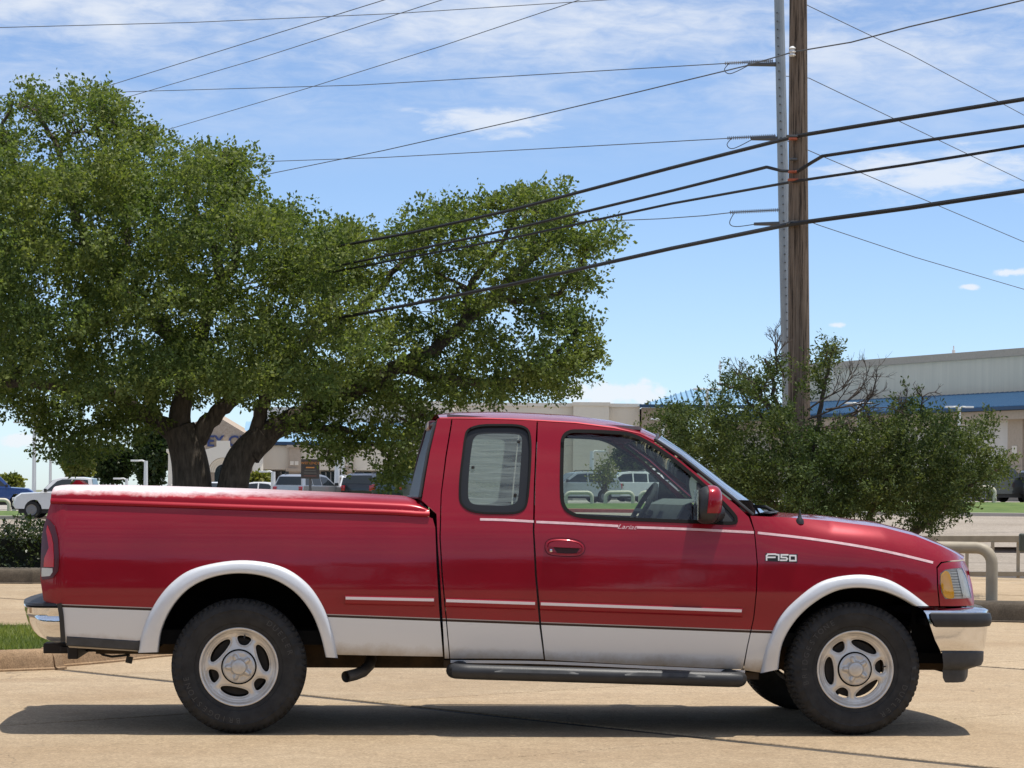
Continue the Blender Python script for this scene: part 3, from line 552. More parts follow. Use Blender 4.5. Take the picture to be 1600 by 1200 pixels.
for (x, y, rx, ry) in BL:
    for dy in ((-0.9, -0.1, 0.8) if rx > 40 else (-0.35, 0.3)):
        c = np.array(B(x+rng.normal(0, 5), y+rng.normal(0, 4), dy)-BO); r = np.array([rx*ps, max(0.35, 0.8*rx*ps), ry*ps]); ns = max(6, int(rx*ry*ps*ps*125))
        subs, q = ell_points(c, r*0.95, ns, 0.8)
        for s in subs:
            main = np.array([rng.normal(0.15 if x > 1300 else -0.1, 0.7), rng.normal(0, 0.5), rng.uniform(0.1, 0.9)]); main /= np.linalg.norm(main); k = 9
            t = rng.uniform(-1, 1, (k, 1)); p = s+main*t*rng.uniform(0.13, 0.26)+rng.normal(0, 0.035, (k, 3)); d = main+rng.normal(0, 0.35, (k, 3)); CS.append(p); DS.append(d/np.linalg.norm(d, axis=1, keepdims=True))
CS = np.concatenate(CS); DS = np.concatenate(DS); V, F = leaf_mesh(CS, DS, 0.056, 0.21, 0.055, 6, up=0.35); print('bush leaves', len(F)); o = mk('foliage', V, F, BUSHL, bush); o['kind'] = 'stuff'
# -- clipped hedge in the planter at left
hg = empty('clipped_hedge', (-9.2, 37.9, 0.2)); tag(hg, 'low dark clipped hedge above the stained kerb at far left', 'hedge')
q = rng.uniform([-4.6, -0.55, 0.0], [4.4, 0.6, 0.62], (5200, 3)); q[:, 2] += 0.05*np.sin(q[:, 0]*4)+rng.normal(0, 0.03, len(q)); d = rng.normal(0, 0.6, q.shape); d[:, 2] += 0.6; d /= np.linalg.norm(d, axis=1, keepdims=True)
V, F = leaf_mesh(q, d, 0.055, 0.3, 0.07, 8, up=0.5); o = mk('foliage', V, F, HEDGEL, hg); o['kind'] = 'stuff'
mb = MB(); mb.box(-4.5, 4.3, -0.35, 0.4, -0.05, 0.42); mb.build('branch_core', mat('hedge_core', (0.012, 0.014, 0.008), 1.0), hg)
mb = MB(); mb.grid([[(x, y, 0.2) for x in (-40, 4)] for y in (37.25, 45.4)]); tag(mb.build('planter_soil', mat('planting_bed', (0.30, 0.26, 0.21), 0.95, var=0.15, scale=2)), kind='structure')
# -- trees and plants far behind, left
def far_tree(name, label, px, py, rx, ry, Y, m, n, cat_='tree', group=None, lobes=9):
    zb_ = bx_(0) if Y < 200 else 0.0; c0 = W(px, py, Y); ps_ = Y/FPX; r_ = empty(name, (c0.x, Y, 0)); tag(r_, label, cat_, group); oo = Vector(r_.location); mb = MB()
    limb(mb, [Vector((0, 0, 0)), Vector((0.1, 0, (c0.z)*0.5)), Vector((0, 0, c0.z))], max(0.12, rx*ps_*0.07), 0.05, 7, 4); C_, D_ = [], []
    for k in range(lobes):
        a = rng.uniform(0, 2*math.pi); rad = rng.uniform(0, 0.62); c = np.array([math.cos(a)*rad*rx*ps_, math.sin(a)*rad*rx*ps_*0.7, c0.z+rng.uniform(-0.6, 0.62)*ry*ps_]); f = rng.uniform(0.36, 0.56)
        p, q_ = ell_points(c, np.array([rx*f, rx*f*0.8, ry*f])*ps_, n//lobes, 0.6); C_.append(p); D_.append(q_)
        limb(mb, [Vector((0, 0, c0.z*0.55)), Vector(c*[0.5, 0.5, 0.85]), Vector(c)], 0.09, 0.03, 5, 3)
    mb.build('trunk', BARK, r_, True); V, F = leaf_mesh(np.concatenate(C_), np.concatenate(D_), (0.14 if n < 200 else 0.36*max(0.5, ps_*22)), 0.34, 0.3, 5, up=0.5); o = mk('crown', V, F, m, r_); o['kind'] = 'stuff'
G_ = None
far_tree('far_tree', 'tall dark tree beside the left oak trunk in the distance', 238, 712, 42, 46, 215, FARL, 2600)
far_tree('far_tree', 'dark round tree between the white truck and the double lamp', 176, 728, 40, 30, 220, FARL, 2200)
far_tree('far_tree', 'yellow green tree directly above the white pickup roof', 118, 728, 26, 24, 205, PALEL, 1300)
far_tree('far_tree', 'low bushy tree above the blue pickup at far left', 18, 760, 22, 12, 210, PALEL, 800)
far_tree('far_tree', 'small bright green tree left of the cab rear window', 645, 738, 18, 16, 160, PALEL, 700)
far_tree('far_shrub', 'low pale shrub below the brick entrance portal', 402, 752, 18, 8, 150, PALEL, 500, 'shrub')
far_tree('far_tree', 'sapling seen through the front door window beside white post', 945, 738, 30, 26, 136, PALEL, 190)
far_tree('far_tree', 'dark tree behind the cars seen through the front window', 990, 715, 46, 34, 158, FARL, 500)
# ------------------------------------------------------------------ the pickup truck
YAW = R(4.0); FW = (math.cos(YAW), math.sin(YAW)); LF = (-math.sin(YAW), math.cos(YAW)); WID = 1.98
O = GP(373, 1148, 0.0)
truck = empty('pickup_truck', (O.x, O.y, 0), YAW)
tag(truck, 'red and silver extended cab pickup truck with hard bed cover', 'pickup truck')
def uz(px, py, v):
    a, b = ray(px, py); Y = (v+LF[0]*O.x+LF[1]*O.y)/(LF[0]*a+LF[1]); X = a*Y
    return (X-O.x)*FW[0]+(Y-O.y)*FW[1], EYE+b*Y
_zt = np.linspace(-0.2, 2.4, 521)
_zk = [-0.2, 0.36, 0.45, 0.55, 0.66, 0.80, 1.0, 1.14, 1.24, 1.30, 1.45, 1.60, 1.75, 1.86, 2.4]
_vk = [0.16, 0.085, 0.05, 0.028, 0.012, 0.0, 0.008, 0.026, 0.055, 0.078, 0.132, 0.192, 0.258, 0.31, 0.6]
_vt = np.interp(_zt, _zk, _vk); _k = np.exp(-0.5*(np.arange(-18, 19)/7.0)**2); _k /= _k.sum()
_vt = np.convolve(np.pad(_vt, 18, mode='reflect', reflect_type='odd'), _k, 'valid')
U63 = uz(63, 890, 0.1)[0]; U95 = uz(100, 890, 0.0)[0]; UA = uz(1463, 900, 0.1)[0]; UB = uz(1521, 900, 0.28)[0]; USEAM = uz(1182, 880, 0.0)[0]
FT = [uz(x, y, 0.16) for x, y in ((1183, 806), (1240, 809), (1300, 814), (1380, 824), (1430, 837), (1470, 853), (1495, 866), (1507, 875), (1525, 905))]
FTU = [p[0] for p in FT]; FTZ = [p[1] for p in FT]
def vf(u, z):
    u = np.asarray(u, float); z = np.asarray(z, float)
    v = np.interp(z, _zt, _vt)
    t = np.clip((U95-u)/(U95-U63), 0, 1.3); v = v+0.085*t**2
    s = np.clip((u-3.5)/(UA-3.5), 0, 1); v = v+0.045*s**2
    s2 = np.clip((u-UA)/(UB-UA), 0, 1.4); v = v+0.04*s2+0.16*s2**2
    # front fender rolls over towards the hood
    zt = np.interp(u, FTU, FTZ); t = np.clip((z-(zt-0.27))/0.27, 0, 1.1); A = 0.10*np.clip((u-USEAM)/0.45, 0, 1)
    v = v+np.where(u > USEAM, A*t**3, 0.0)
    return v
def S(px, py, off=0.0):
    v = 0.0
    for _ in range(7): u, z = uz(px, py, v); v = float(vf(u, z))+off
    return np.array((u, z))
def S3(px, py, off=0.0):
    u, z = S(px, py, off); return Vector((u, float(vf(u, z))+off, z))
# ---- paint and trim materials
LA, LB = S(98, 947), S(1205, 988); LSL = (LB[1]-LA[1])/(LB[0]-LA[0]); LC = LA[1]-LSL*LA[0]
RED = (0.275, 0.0058, 0.0175)
def paint(name, two_tone=False, chalk=False):
    m, nt, N, L, b = nodes(name)
    tc = N.new('ShaderNodeTexCoord'); sp = N.new('ShaderNodeSeparateXYZ'); L.new(tc.outputs['Object'], sp.inputs[0])
    n = N.new('ShaderNodeTexNoise'); L.new(tc.outputs['Object'], n.inputs['Vector']); n.inputs['Scale'].default_value = 2.3; n.inputs['Detail'].default_value = 5
    cr = N.new('ShaderNodeValToRGB'); L.new(n.outputs[0], cr.inputs[0])
    cr.color_ramp.elements[0].position = 0.3; cr.color_ramp.elements[1].position = 0.7
    cr.color_ramp.elements[0].color = (RED[0]*0.9, RED[1]*0.9, RED[2]*0.9, 1); cr.color_ramp.elements[1].color = (RED[0]*1.1, RED[1]*1.2, RED[2]*1.1, 1)
    col = cr.outputs[0]
    def mth(op, a, bb, c=None):
        q = N.new('ShaderNodeMath'); q.operation = op
        for k, x in enumerate((a, bb, c)):
            if x is None: continue
            if isinstance(x, (int, float)): q.inputs[k].default_value = x
            else: L.new(x, q.inputs[k])
        return q.outputs[0]
    def mixc(f, A, B):
        q = N.new('ShaderNodeMix'); q.data_type = 'RGBA'
        if isinstance(f, float): q.inputs[0].default_value = f
        else: L.new(f, q.inputs[0])
        for k, x in ((6, A), (7, B)):
            if isinstance(x, tuple): q.inputs[k].default_value = (*x, 1)
            else: L.new(x, q.inputs[k])
        return q.outputs[2]
    b.inputs['Roughness'].default_value = 0.32; b.inputs['Specular IOR Level'].default_value = 0.1; b.inputs['Coat Weight'].default_value = 0.85; b.inputs['Coat Roughness'].default_value = 0.06
    b.inputs['Metallic'].default_value = 0.15
    if two_tone:
        d = mth('SUBTRACT', sp.outputs[2], mth('MULTIPLY_ADD', sp.outputs[0], LSL, LC))
        col = mixc(mth('LESS_THAN', d, 0.011), col, (0.42, 0.36, 0.36))
        col = mixc(mth('LESS_THAN', d, 0.006), col, (0.018, 0.004, 0.006))
        n3 = N.new('ShaderNodeTexNoise'); L.new(tc.outputs['Object'], n3.inputs['Vector']); n3.inputs['Scale'].default_value = 9; n3.inputs['Detail'].default_value = 8; n3.inputs['Roughness'].default_value = 0.7
        # dirt thrown up on to the lowest edge
        low = N.new('ShaderNodeMapRange'); L.new(mth('ADD', d, mth('MULTIPLY', n3.outputs[0], 0.09)), low.inputs[0]); low.inputs[1].default_value = -0.105; low.inputs[2].default_value = -0.185
        sil = mixc(low.outputs[0], (0.68, 0.715, 0.76), (0.36, 0.30, 0.22))
        col = mixc(mth('LESS_THAN', d, -0.007), col, sil)
        met = mth('MULTIPLY', mth('LESS_THAN', d, -0.007), 0.15); L.new(mth('ADD', met, 0.12), b.inputs['Metallic'])
    # scuffs and chips
    vo = N.new('ShaderNodeTexVoronoi'); L.new(tc.outputs['Object'], vo.inputs['Vector']); vo.inputs['Scale'].default_value = 7.0
    n4 = N.new('ShaderNodeTexNoise'); L.new(tc.outputs['Object'], n4.inputs['Vector']); n4.inputs['Scale'].default_value = 1.7
    chip = mth('MULTIPLY', mth('LESS_THAN', vo.outputs['Distance'], 0.03), mth('GREATER_THAN', n4.outputs[0], 0.57))
    col = mixc(chip, col, (0.5, 0.42, 0.42))
    if chalk:
        n5 = N.new('ShaderNodeTexNoise'); L.new(tc.outputs['Object'], n5.inputs['Vector']); n5.inputs['Scale'].default_value = 14; n5.inputs['Detail'].default_value = 8; n5.inputs['Roughness'].default_value = 0.65
        A, B = S(85, 770), S(520, 777); k = (B[1]-A[1])/(B[0]-A[0]); c = A[1]-k*A[0]
        d2 = mth('SUBTRACT', sp.outputs[2], mth('MULTIPLY_ADD', sp.outputs[0], k, c-0.012))
        mr = N.new('ShaderNodeMapRange'); L.new(mth('ADD', d2, mth('MULTIPLY', mth('SUBTRACT', n5.outputs[0], 0.5), 0.06)), mr.inputs[0]); mr.inputs[1].default_value = 0.0; mr.inputs[2].default_value = 0.034
        fd = N.new('ShaderNodeMapRange'); L.new(sp.outputs[0], fd.inputs[0]); fd.inputs[1].default_value = 0.75; fd.inputs[2].default_value = -0.2
        mask = mth('MULTIPLY', mr.outputs[0], fd.outputs[0])
        col = mixc(mask, col, (0.72, 0.62, 0.62)); L.new(mth('MULTIPLY_ADD', mask, 0.35, 0.4), b.inputs['Roughness']); b.inputs['Coat Weight'].default_value = 0.3; b.inputs['Coat Roughness'].default_value = 0.2
    L.new(col, b.inputs['Base Color'])
    nb = N.new('ShaderNodeTexNoise'); L.new(tc.outputs['Object'], nb.inputs['Vector']); nb.inputs['Scale'].default_value = 5.0; nb.inputs['Detail'].default_value = 3
    bp = N.new('ShaderNodeBump'); bp.inputs['Strength'].default_value = 0.05; bp.inputs['Distance'].default_value = 0.01; L.new(nb.outputs[0], bp.inputs['Height'])
    L.new(bp.outputs[0], b.inputs['Normal']); L.new(bp.outputs[0], b.inputs['Coat Normal'])
    return m
P2T = paint('two_tone_paint', True); PRED = paint('red_paint'); PLID = paint('chalky_red_paint', chalk=True)
SILV = mat('silver_paint', (0.69, 0.715, 0.745), 0.42, 0.2, var=0.06, scale=5, coat=0.5)
CHROME = mat('chrome', (0.78, 0.78, 0.79), 0.10, 1.0, var=0.05, scale=7, bump=0.05, bscale=8)
BLACKP = mat('black_plastic', (0.022, 0.023, 0.025), 0.5, var=0.25, scale=9, bump=0.05, bscale=120)
GREYP = mat('weathered_black_plastic', (0.045, 0.047, 0.05), 0.62, var=0.3, scale=12)
RUBBER = mat('tyre_rubber', (0.024, 0.0235, 0.023), 0.72, var=0.35, scale=14, bump=0.12, bscale=160, spec=0.35)
DARK = mat('underbody_black', (0.007, 0.007, 0.007), 0.9, spec=0.1)
RUST = mat('rusty_frame_steel', (0.030, 0.021, 0.012), 0.85, col2=(0.085, 0.052, 0.025), scale=9, bump=0.2, bscale=40)
ALLOY = mat('cast_alloy', (0.68, 0.645, 0.59), 0.36, 0.5, var=0.1, scale=18, bump=0.03, bscale=200)
INTG = mat('grey_interior', (0.22, 0.23, 0.22), 0.8, var=0.1)
SEALM = mat('rubber_seal', (0.010, 0.010, 0.010), 0.75, spec=0.15)
INTD = mat('dark_interior', (0.05, 0.052, 0.055), 0.7)
PINK = mat('faded_pinstripe', (0.70, 0.48, 0.50), 0.45, var=0.15, scale=30)
WHITEP = mat('bright_badge', (0.86, 0.86, 0.86), 0.2, 0.0)
AMBER = mat('amber_lens', (0.98, 0.52, 0.03), 0.12, coat=1.0)
def lens(name, col, tcol):
    m, nt, N, L, b = nodes(name); b.inputs['Base Color'].default_value = (*col, 1); b.inputs['Roughness'].default_value = 0.12; b.inputs['Coat Weight'].default_value = 1.0; b.inputs['Coat Roughness'].default_value = 0.02
    return m
TAILR = lens('red_lens', (0.50, 0.006, 0.01), None); TAILR.node_tree.nodes['Principled BSDF'].inputs['Coat Weight'].default_value = 0.3; TAILD = lens('dark_red_lens', (0.075, 0.005, 0.011), None); TAILD.node_tree.nodes['Principled BSDF'].inputs['Coat Weight'].default_value = 0.15; TAILD.node_tree.nodes['Principled BSDF'].inputs['Roughness'].default_value = 0.3; TAILW = lens('reversing_lens', (0.55, 0.52, 0.48), None)
def thin_glass(name, tint, refl=1.0, wav=0.0, film=0.0, filmcol=(0.4, 0.45, 0.42)):
    m, nt, N, L, b = nodes(name); N.remove(b); out = N['Material Output']
    tr = N.new('ShaderNodeBsdfTransparent'); tr.inputs[0].default_value = (*tint, 1)
    gl = N.new('ShaderNodeBsdfGlossy'); gl.inputs['Roughness'].default_value = 0.015
    fr = N.new('ShaderNodeFresnel'); fr.inputs[0].default_value = 1.5
    mul = N.new('ShaderNodeMath'); mul.operation = 'MULTIPLY'; mul.use_clamp = True; mul.inputs[1].default_value = refl; L.new(fr.outputs[0], mul.inputs[0])
    base = tr.outputs[0]
    if film:
        df = N.new('ShaderNodeBsdfDiffuse'); df.inputs[0].default_value = (*filmcol, 1); mf = N.new('ShaderNodeMixShader'); mf.inputs[0].default_value = film
        tl = N.new('ShaderNodeBsdfTranslucent'); tl.inputs[0].default_value = (*filmcol, 1); ad = N.new('ShaderNodeMixShader'); ad.inputs[0].default_value = 0.5
        L.new(df.outputs[0], ad.inputs[1]); L.new(tl.outputs[0], ad.inputs[2]); L.new(base, mf.inputs[1]); L.new(ad.outputs[0], mf.inputs[2]); base = mf.outputs[0]
    mx = N.new('ShaderNodeMixShader'); L.new(mul.outputs[0], mx.inputs[0]); L.new(base, mx.inputs[1]); L.new(gl.outputs[0], mx.inputs[2]); L.new(mx.outputs[0], out.inputs[0])
    if wav:
        tc = N.new('ShaderNodeTexCoord'); mp = N.new('ShaderNodeMapping'); mp.inputs['Scale'].default_value = (2.6, 2.6, 30.0); L.new(tc.outputs['Object'], mp.inputs[0])
        n = N.new('ShaderNodeTexNoise'); n.inputs['Scale'].default_value = 1.0; n.inputs['Detail'].default_value = 4; n.inputs['Distortion'].default_value = 0.7; L.new(mp.outputs[0], n.inputs['Vector'])
        bp = N.new('ShaderNodeBump'); bp.inputs['Strength'].default_value = wav; bp.inputs['Distance'].default_value = 0.02; L.new(n.outputs[0], bp.inputs['Height'])
        L.new(bp.outputs[0], gl.inputs['Normal']); L.new(bp.outputs[0], fr.inputs['Normal'])
        if film:
            L.new(bp.outputs[0], df.inputs['Normal'])
            # wrinkles let more or less light through
            cr = N.new('ShaderNodeMapRange'); L.new(n.outputs[0], cr.inputs[0]); cr.inputs[1].default_value = 0.36; cr.inputs[2].default_value = 0.60; cr.inputs[3].default_value = film*0.35; cr.inputs[4].default_value = film; L.new(cr.outputs[0], mf.inputs[0])
    return m
GLASS = thin_glass('side_glass', (0.76, 0.84, 0.80), 2.2, 0.4); GLASSF = thin_glass('wrinkled_film_glass', (0.60, 0.70, 0.66), 2.2, 0.5, film=0.62, filmcol=(0.38, 0.45, 0.41))
GLASSW = thin_glass('windscreen_glass', (0.5, 0.6, 0.6), 2.2); FRIT = mat('dark_tinted_border', (0.022, 0.023, 0.025), 0.2, spec=0.35)

def mirrored(o, name=None, parent=None):
    me = o.data.copy(); n = len(me.vertices); a = np.empty(n*3, np.float32); me.vertices.foreach_get('co', a); a = a.reshape(-1, 3); a[:, 1] = WID-a[:, 1]; me.vertices.foreach_set('co', a.ravel())
    me.flip_normals(); me.update()
    p = bpy.data.objects.new(name or o.name.split('.')[0], me); COL.objects.link(p); p.parent = parent or o.parent
    return p
def panel(name, outline, holes, m, parent, off=0.0, gap=0.0002, flange=0.03, step=0.035, mirror=False, rnd=0, hr=True, mparent=None):
    if rnd: outline = round_poly(outline, rnd)
    poly = inset(np.array([S(*p, off) for p in outline]), gap)
    hs = []
    for h in holes:
        h = round_poly(h, 4) if hr else h
        hs.append(np.array([S(*p, off) for p in h]))
    V2, F = cdt(poly, hs, step)
    v = vf(V2[:, 0], V2[:, 1])+off; V = np.stack([V2[:, 0], v, V2[:, 1]], 1)
    # outward normal is -v: orient
    a, b, c = V2[F[:, 0]], V2[F[:, 1]], V2[F[:, 2]]; A = (b[:, 0]-a[:, 0])*(c[:, 1]-a[:, 1])-(b[:, 1]-a[:, 1])*(c[:, 0]-a[:, 0])
    F = [tuple(f) if s > 0 else tuple(f[::-1]) for f, s in zip(F.tolist(), A)]
    E = {}
    for f in F:
        for i in range(3):
            e = (f[i], f[(i+1) % 3]); k = (min(e), max(e)); E.setdefault(k, []).append(e)
    bd = [e[0] for e in E.values() if len(e) == 1]
    V = V.tolist()
    if flange:
        idx = {}
        def dup(i, d):
            k = (i, d)
            if k not in idx: idx[k] = len(V); V.append([V[i][0], V[i][1]+d, V[i][2]])
            return idx[k]
        for i, j in bd:
            F.append((dup(i, 0.002), dup(i, flange), dup(j, flange), dup(j, 0.002)))
            F.append((i, dup(i, 0.002), dup(j, 0.002), j))
    o = mk(name, V, F, m, parent, True)
    o.data.set_sharp_from_angle(angle=R(50))
    e_ = 0.010; gu = (vf(V2[:, 0]+e_, V2[:, 1])-vf(V2[:, 0]-e_, V2[:, 1]))/(2*e_); gz = (vf(V2[:, 0], V2[:, 1]+e_)-vf(V2[:, 0], V2[:, 1]-e_))/(2*e_)
    nn_ = np.stack([gu, -np.ones(len(gu)), gz], 1); nn_ /= np.linalg.norm(nn_, axis=1, keepdims=True); NN = np.zeros((len(V), 3)); NN[:len(nn_)] = nn_
    o.data.normals_split_custom_set_from_vertices(NN.tolist())
    if mirror: mirrored(o, parent=mparent)
    return o
def ribbon(name, pts, w, m, parent, off=0.002, prof=None, n=8, mirror=False, smooth=True, closed=False):
    pts = [np.array(p, float) for p in (cat_rom(pts, n) if n > 1 else pts)]
    prof = prof or [(-1, 0.0), (-0.96, 1.0), (0.96, 1.0), (1, 0.0)]
    rows = []
    for i, p in enumerate(pts):
        a, b = pts[max(i-1, 0)], pts[min(i+1, len(pts)-1)]; t = (b-a)/(np.linalg.norm(b-a)+1e-9); nn = np.array([-t[1], t[0]])
        ww = w[i*(len(w)-1)//max(1, len(pts)-1)] if hasattr(w, '__len__') else w
        rows.append([S3(*(p+nn*ww*0.5*s), -off*k) for s, k in prof])
    mb = MB(); mb.grid(rows); mb.poly(rows[0]); mb.poly(rows[-1], True)
    o = mb.build(name, m, parent, smooth)
    if mirror: mirrored(o)
    return o

# ---- body sides
ROOF_E = [(690, 653), (720, 653), (760, 653.5), (800, 654.5), (841, 656.5), (900, 660), (960, 668), (1000, 677), (1022, 688)]
bed = panel('bed_side', [(79, 786), (200, 789.5), (400, 796.5), (600, 803), (664, 805.5), (676, 810), (680, 824), (682, 880), (686, 950), (692, 1026), (600, 1024.5), (522, 1023),
      (516, 990), (501, 950), (475, 918), (441, 896), (400, 886), (350, 886), (308, 896), (272, 918), (247, 950), (232, 985), (226, 1018), (215, 1018), (108, 1012), (100, 1000), (97, 960), (95, 945), (76, 944), (68, 938), (63, 905), (66, 850), (72, 810)],
      [], P2T, truck, mirror=True)
panel('cab_corner', [(684, 654), (705, 653.5), (704, 664), (696, 712), (688.5, 773), (686.5, 840), (690, 900), (702, 1029), (695, 1029), (684, 850), (682, 803), (659, 782), (665, 745), (672, 705)], [], P2T, truck, mirror=True)
RW = [(731.7, 671.7), (750, 665), (780, 664), (808, 664.7), (823, 670), (828, 682), (829, 707), (827, 748), (823, 785), (815, 797.5), (800, 801.7), (775, 802), (750, 801), (731.7, 796), (721, 786), (718.5, 771), (720, 740), (724, 707), (727, 684)]
rdoor = panel('rear_door', [(707, 655), (760, 655.5), (800, 656.5), (838.5, 658), (837, 690), (834, 760), (832.5, 830), (836, 900), (843, 980), (849.5, 1030), (775, 1029), (703.5, 1029), (692, 900), (688.5, 840), (690, 773), (698, 712), (706, 664)], [RW], P2T, truck)
rdoor2 = mirrored(rdoor)
FWIN = [(878.5, 700), (880, 684), (888, 675.5), (905, 673.5), (960, 675.5), (985, 679), (1010, 690), (1050, 716), (1092, 751), (1125, 781), (1146, 803), (1150, 812), (1143, 817.5), (1090, 815.5), (1000, 812), (920, 808), (894, 802.5), (881, 790), (877.5, 765)]
fdoor = panel('front_door', [(840.5, 658.5), (900, 662), (960, 670), (1000, 679), (1021, 690), (1060, 717), (1110, 757), (1150, 789), (1170, 808), (1178, 830), (1182.5, 880), (1181.5, 920), (1177, 965), (1167, 1010), (1160, 1046), (1000, 1039), (852, 1031), (846, 980), (839, 900), (835, 830), (836.5, 760), (839.5, 690)], [FWIN], P2T, truck)
fdoor2 = mirrored(fdoor)
fend = panel('front_fender', [(1172.5, 806), (1183, 806.5), (1240, 809), (1300, 814), (1380, 824), (1430, 837), (1470, 853), (1495, 866), (1506, 874), (1490, 875.5), (1470, 878), (1463, 886), (1464, 915), (1467, 947), (1451, 947), (1436, 938), (1407, 924), (1370, 911), (1333, 908), (1301, 912), (1266, 932), (1239, 957), (1217, 990), (1206, 1015), (1199, 1049), (1188, 1051), (1162, 1047), (1168.6, 1010), (1178.5, 965), (1183, 920), (1184, 880), (1179.5, 830)], [], P2T, truck, mirror=True)
HD = [(1469, 896), (1477, 890), (1490, 888), (1503, 887), (1510, 901), (1518, 934), (1500, 935.5), (1477, 936), (1471, 926), (1468.5, 911)]
head = panel('headlight_surround', [(1469, 947), (1466, 915), (1465, 888), (1472, 880), (1490, 877.5), (1507, 876.5), (1514, 890), (1519, 915), (1522, 946)], [HD], PRED, truck, mirror=True, step=0.02, hr=False)
# ---- glass and seals
def seal(name, loop, w, m, parent, off=0.004):
    L_ = round_poly(loop, 3); L_ = L_+[L_[0], L_[1]]
    return ribbon(name, L_, w, m, parent, off, n=1)
sf = seal('window_seal', [(x, y) for x, y in FWIN], 5.6, SEALM, fdoor); mirrored(sf, parent=fdoor2)
gl = panel('window_glass', FWIN, [], GLASS, fdoor, off=0.018, gap=-0.004, flange=0, rnd=3); mirrored(gl, parent=fdoor2)
sail = panel('mirror_sail', [(1089, 753), (1098, 758), (1125, 783), (1144, 803), (1148, 812), (1142, 816), (1089, 814)], [], BLACKP, fdoor, off=0.004, gap=0, flange=0.02); mirrored(sail, parent=fdoor2)
sr = seal('window_seal', RW, 3.4, SEALM, rdoor); mirrored(sr, parent=rdoor2)
RIN = [(741, 684), (752, 678), (780, 677), (805, 678), (814.5, 682), (815.5, 695), (813, 735), (810, 775), (805, 786), (790, 790), (765, 789.5), (742, 788), (733, 781), (731.5, 765), (733.5, 730), (737, 700)]
b1 = panel('window_border', RW, [RIN], FRIT, rdoor, off=0.012, gap=-0.003, flange=0.006, rnd=3, step=0.03); mirrored(b1, parent=rdoor2)
b2 = panel('window_glass', RIN, [], GLASSF, rdoor, off=0.0135, gap=-0.004, flange=0, rnd=3); mirrored(b2, parent=rdoor2)
for x, y in ((810.5, 690), (739, 730), (805, 773)):
    c = S3(x, y, 0.012); mb = MB(); mb.lathe([(0.001, -0.012), (0.007, -0.011), (0.0095, -0.006), (0.0095, 0.004)], c, 'y', 14); mb.build('window_bolt', BLACKP, rdoor, True)
# ---- roof, windscreen, back of the cab, hood
def loft(name, E, zc, bow, m, parent, n=25, p=2.3, thick=0.0):
    rows = []
    for (u, v, z), c, bo in zip(E, zc, bow):
        row = []
        for j in range(n):
            s = j/(n-1)*2-1; q = 1-abs(s)**p; vv = v+(WID-2*v)*(s+1)/2
            row.append((u+bo*(1-s*s), vv, z+(c-z)*q))
        rows.append(row)
    mb = MB(); mb.grid(rows); return mb.build(name, m, parent, True), rows
RE = [S3(x, y, 0.0) for x, y in ROOF_E]
RE = [Vector((e.x, e.y+0.004, e.z)) for e in RE]; RE[0].x -= 0.012
roof, rr = loft('roof', RE, [e.z+c for e, c in zip(RE, (0.035, 0.05, 0.055, 0.058, 0.06, 0.06, 0.058, 0.052, 0.045))], (0.0, 0, 0, 0, 0, 0.01, 0.03, 0.06, 0.085), PRED, truck, p=2.6)
mb = MB(); strip = []
for e in RE: strip.append([(e.x, e.y-0.002, e.z-0.014), (e.x, e.y-0.007, e.z-0.003), (e.x, e.y, e.z+0.003)])
mb.grid(strip); o = mb.build('drip_rail', PRED, truck, True); mirrored(o)
WS = [S3(x, y, 0.008) for x, y in ((1024, 689), (1062, 714), (1112, 754), (1152, 786), (1176, 806))]
ws, _ = loft('windscreen', [Vector((e.x+0.004, e.y+0.01, e.z)) for e in WS], [e.z+c for e, c in zip(WS, (0.045, 0.035, 0.025, 0.015, 0.01))], (0.105, 0.125, 0.155, 0.19, 0.215), GLASSW, truck, p=2.6)
mb = MB(); mb.tube([Vector((e.x+0.006, e.y+0.014, e.z+0.004)) for e in WS], 0.011, 8); o = mb.build('windscreen_moulding', BLACKP, truck, True); mirrored(o)
mb = MB(); mb.tube([p for p in [(a[0]+0.006, a[1], a[2]+0.002) for a in rr[-1]]], 0.009, 8); mb.build('windscreen_header', BLACKP, truck, True)
BK = [S3(x, y, 0.0) for x, y in ((685, 655), (679, 680), (672, 708), (666, 742), (660, 778), (659, 800), (680, 850), (690, 1000))]
BKx = [e.x if i < 5 else BK[4].x+0.02 for i, e in enumerate(BK)]
bk = [Vector((x-0.004, e.y+0.006, e.z)) for x, e in zip(BKx, BK)]
loft('cab_back', bk, [e.z for e in bk], (0.0, -0.004, -0.012, -0.022, -0.028, -0.03, -0.02, -0.0), PRED, truck)
rows = []; rows2 = []
for f in np.linspace(0.06, 0.995, 12):
    k = f*4; i = int(k); t = k-i; e = bk[i].lerp(bk[i+1], t); row = []
    for j in range(17):
        s = (j/16*2-1)*0.985; row.append((e.x-(0.040*f)*(1-s*s)-0.005, e.y+(WID-2*e.y)*(s+1)/2, e.z))
    rows.append(row)
mb = MB(); mb.grid(rows); mb.build('rear_window', mat('rear_glass', (0.025, 0.027, 0.03), 0.4, spec=0.2), truck, True)
per = rows[0]+[r[-1] for r in rows[1:]]+rows[-1][::-1]+[r[0] for r in rows[::-1]]
mb = MB(); mb.tube([(p[0]-0.004, p[1], p[2]) for p in per], 0.010, 8); mb.build('rear_window_seal', BLACKP, truck, True)
mb = MB(); c = W(675, 663, 15.05); lc = (bk[0].x-0.014, 0.74, bk[0].z-0.022); mb.box(lc[0]-0.022, lc[0]+0.045, lc[1], WID-lc[1], lc[2]-0.026, lc[2]+0.026); ob = mb.build('high_brake_light', TAILD, truck, True, 0.012)
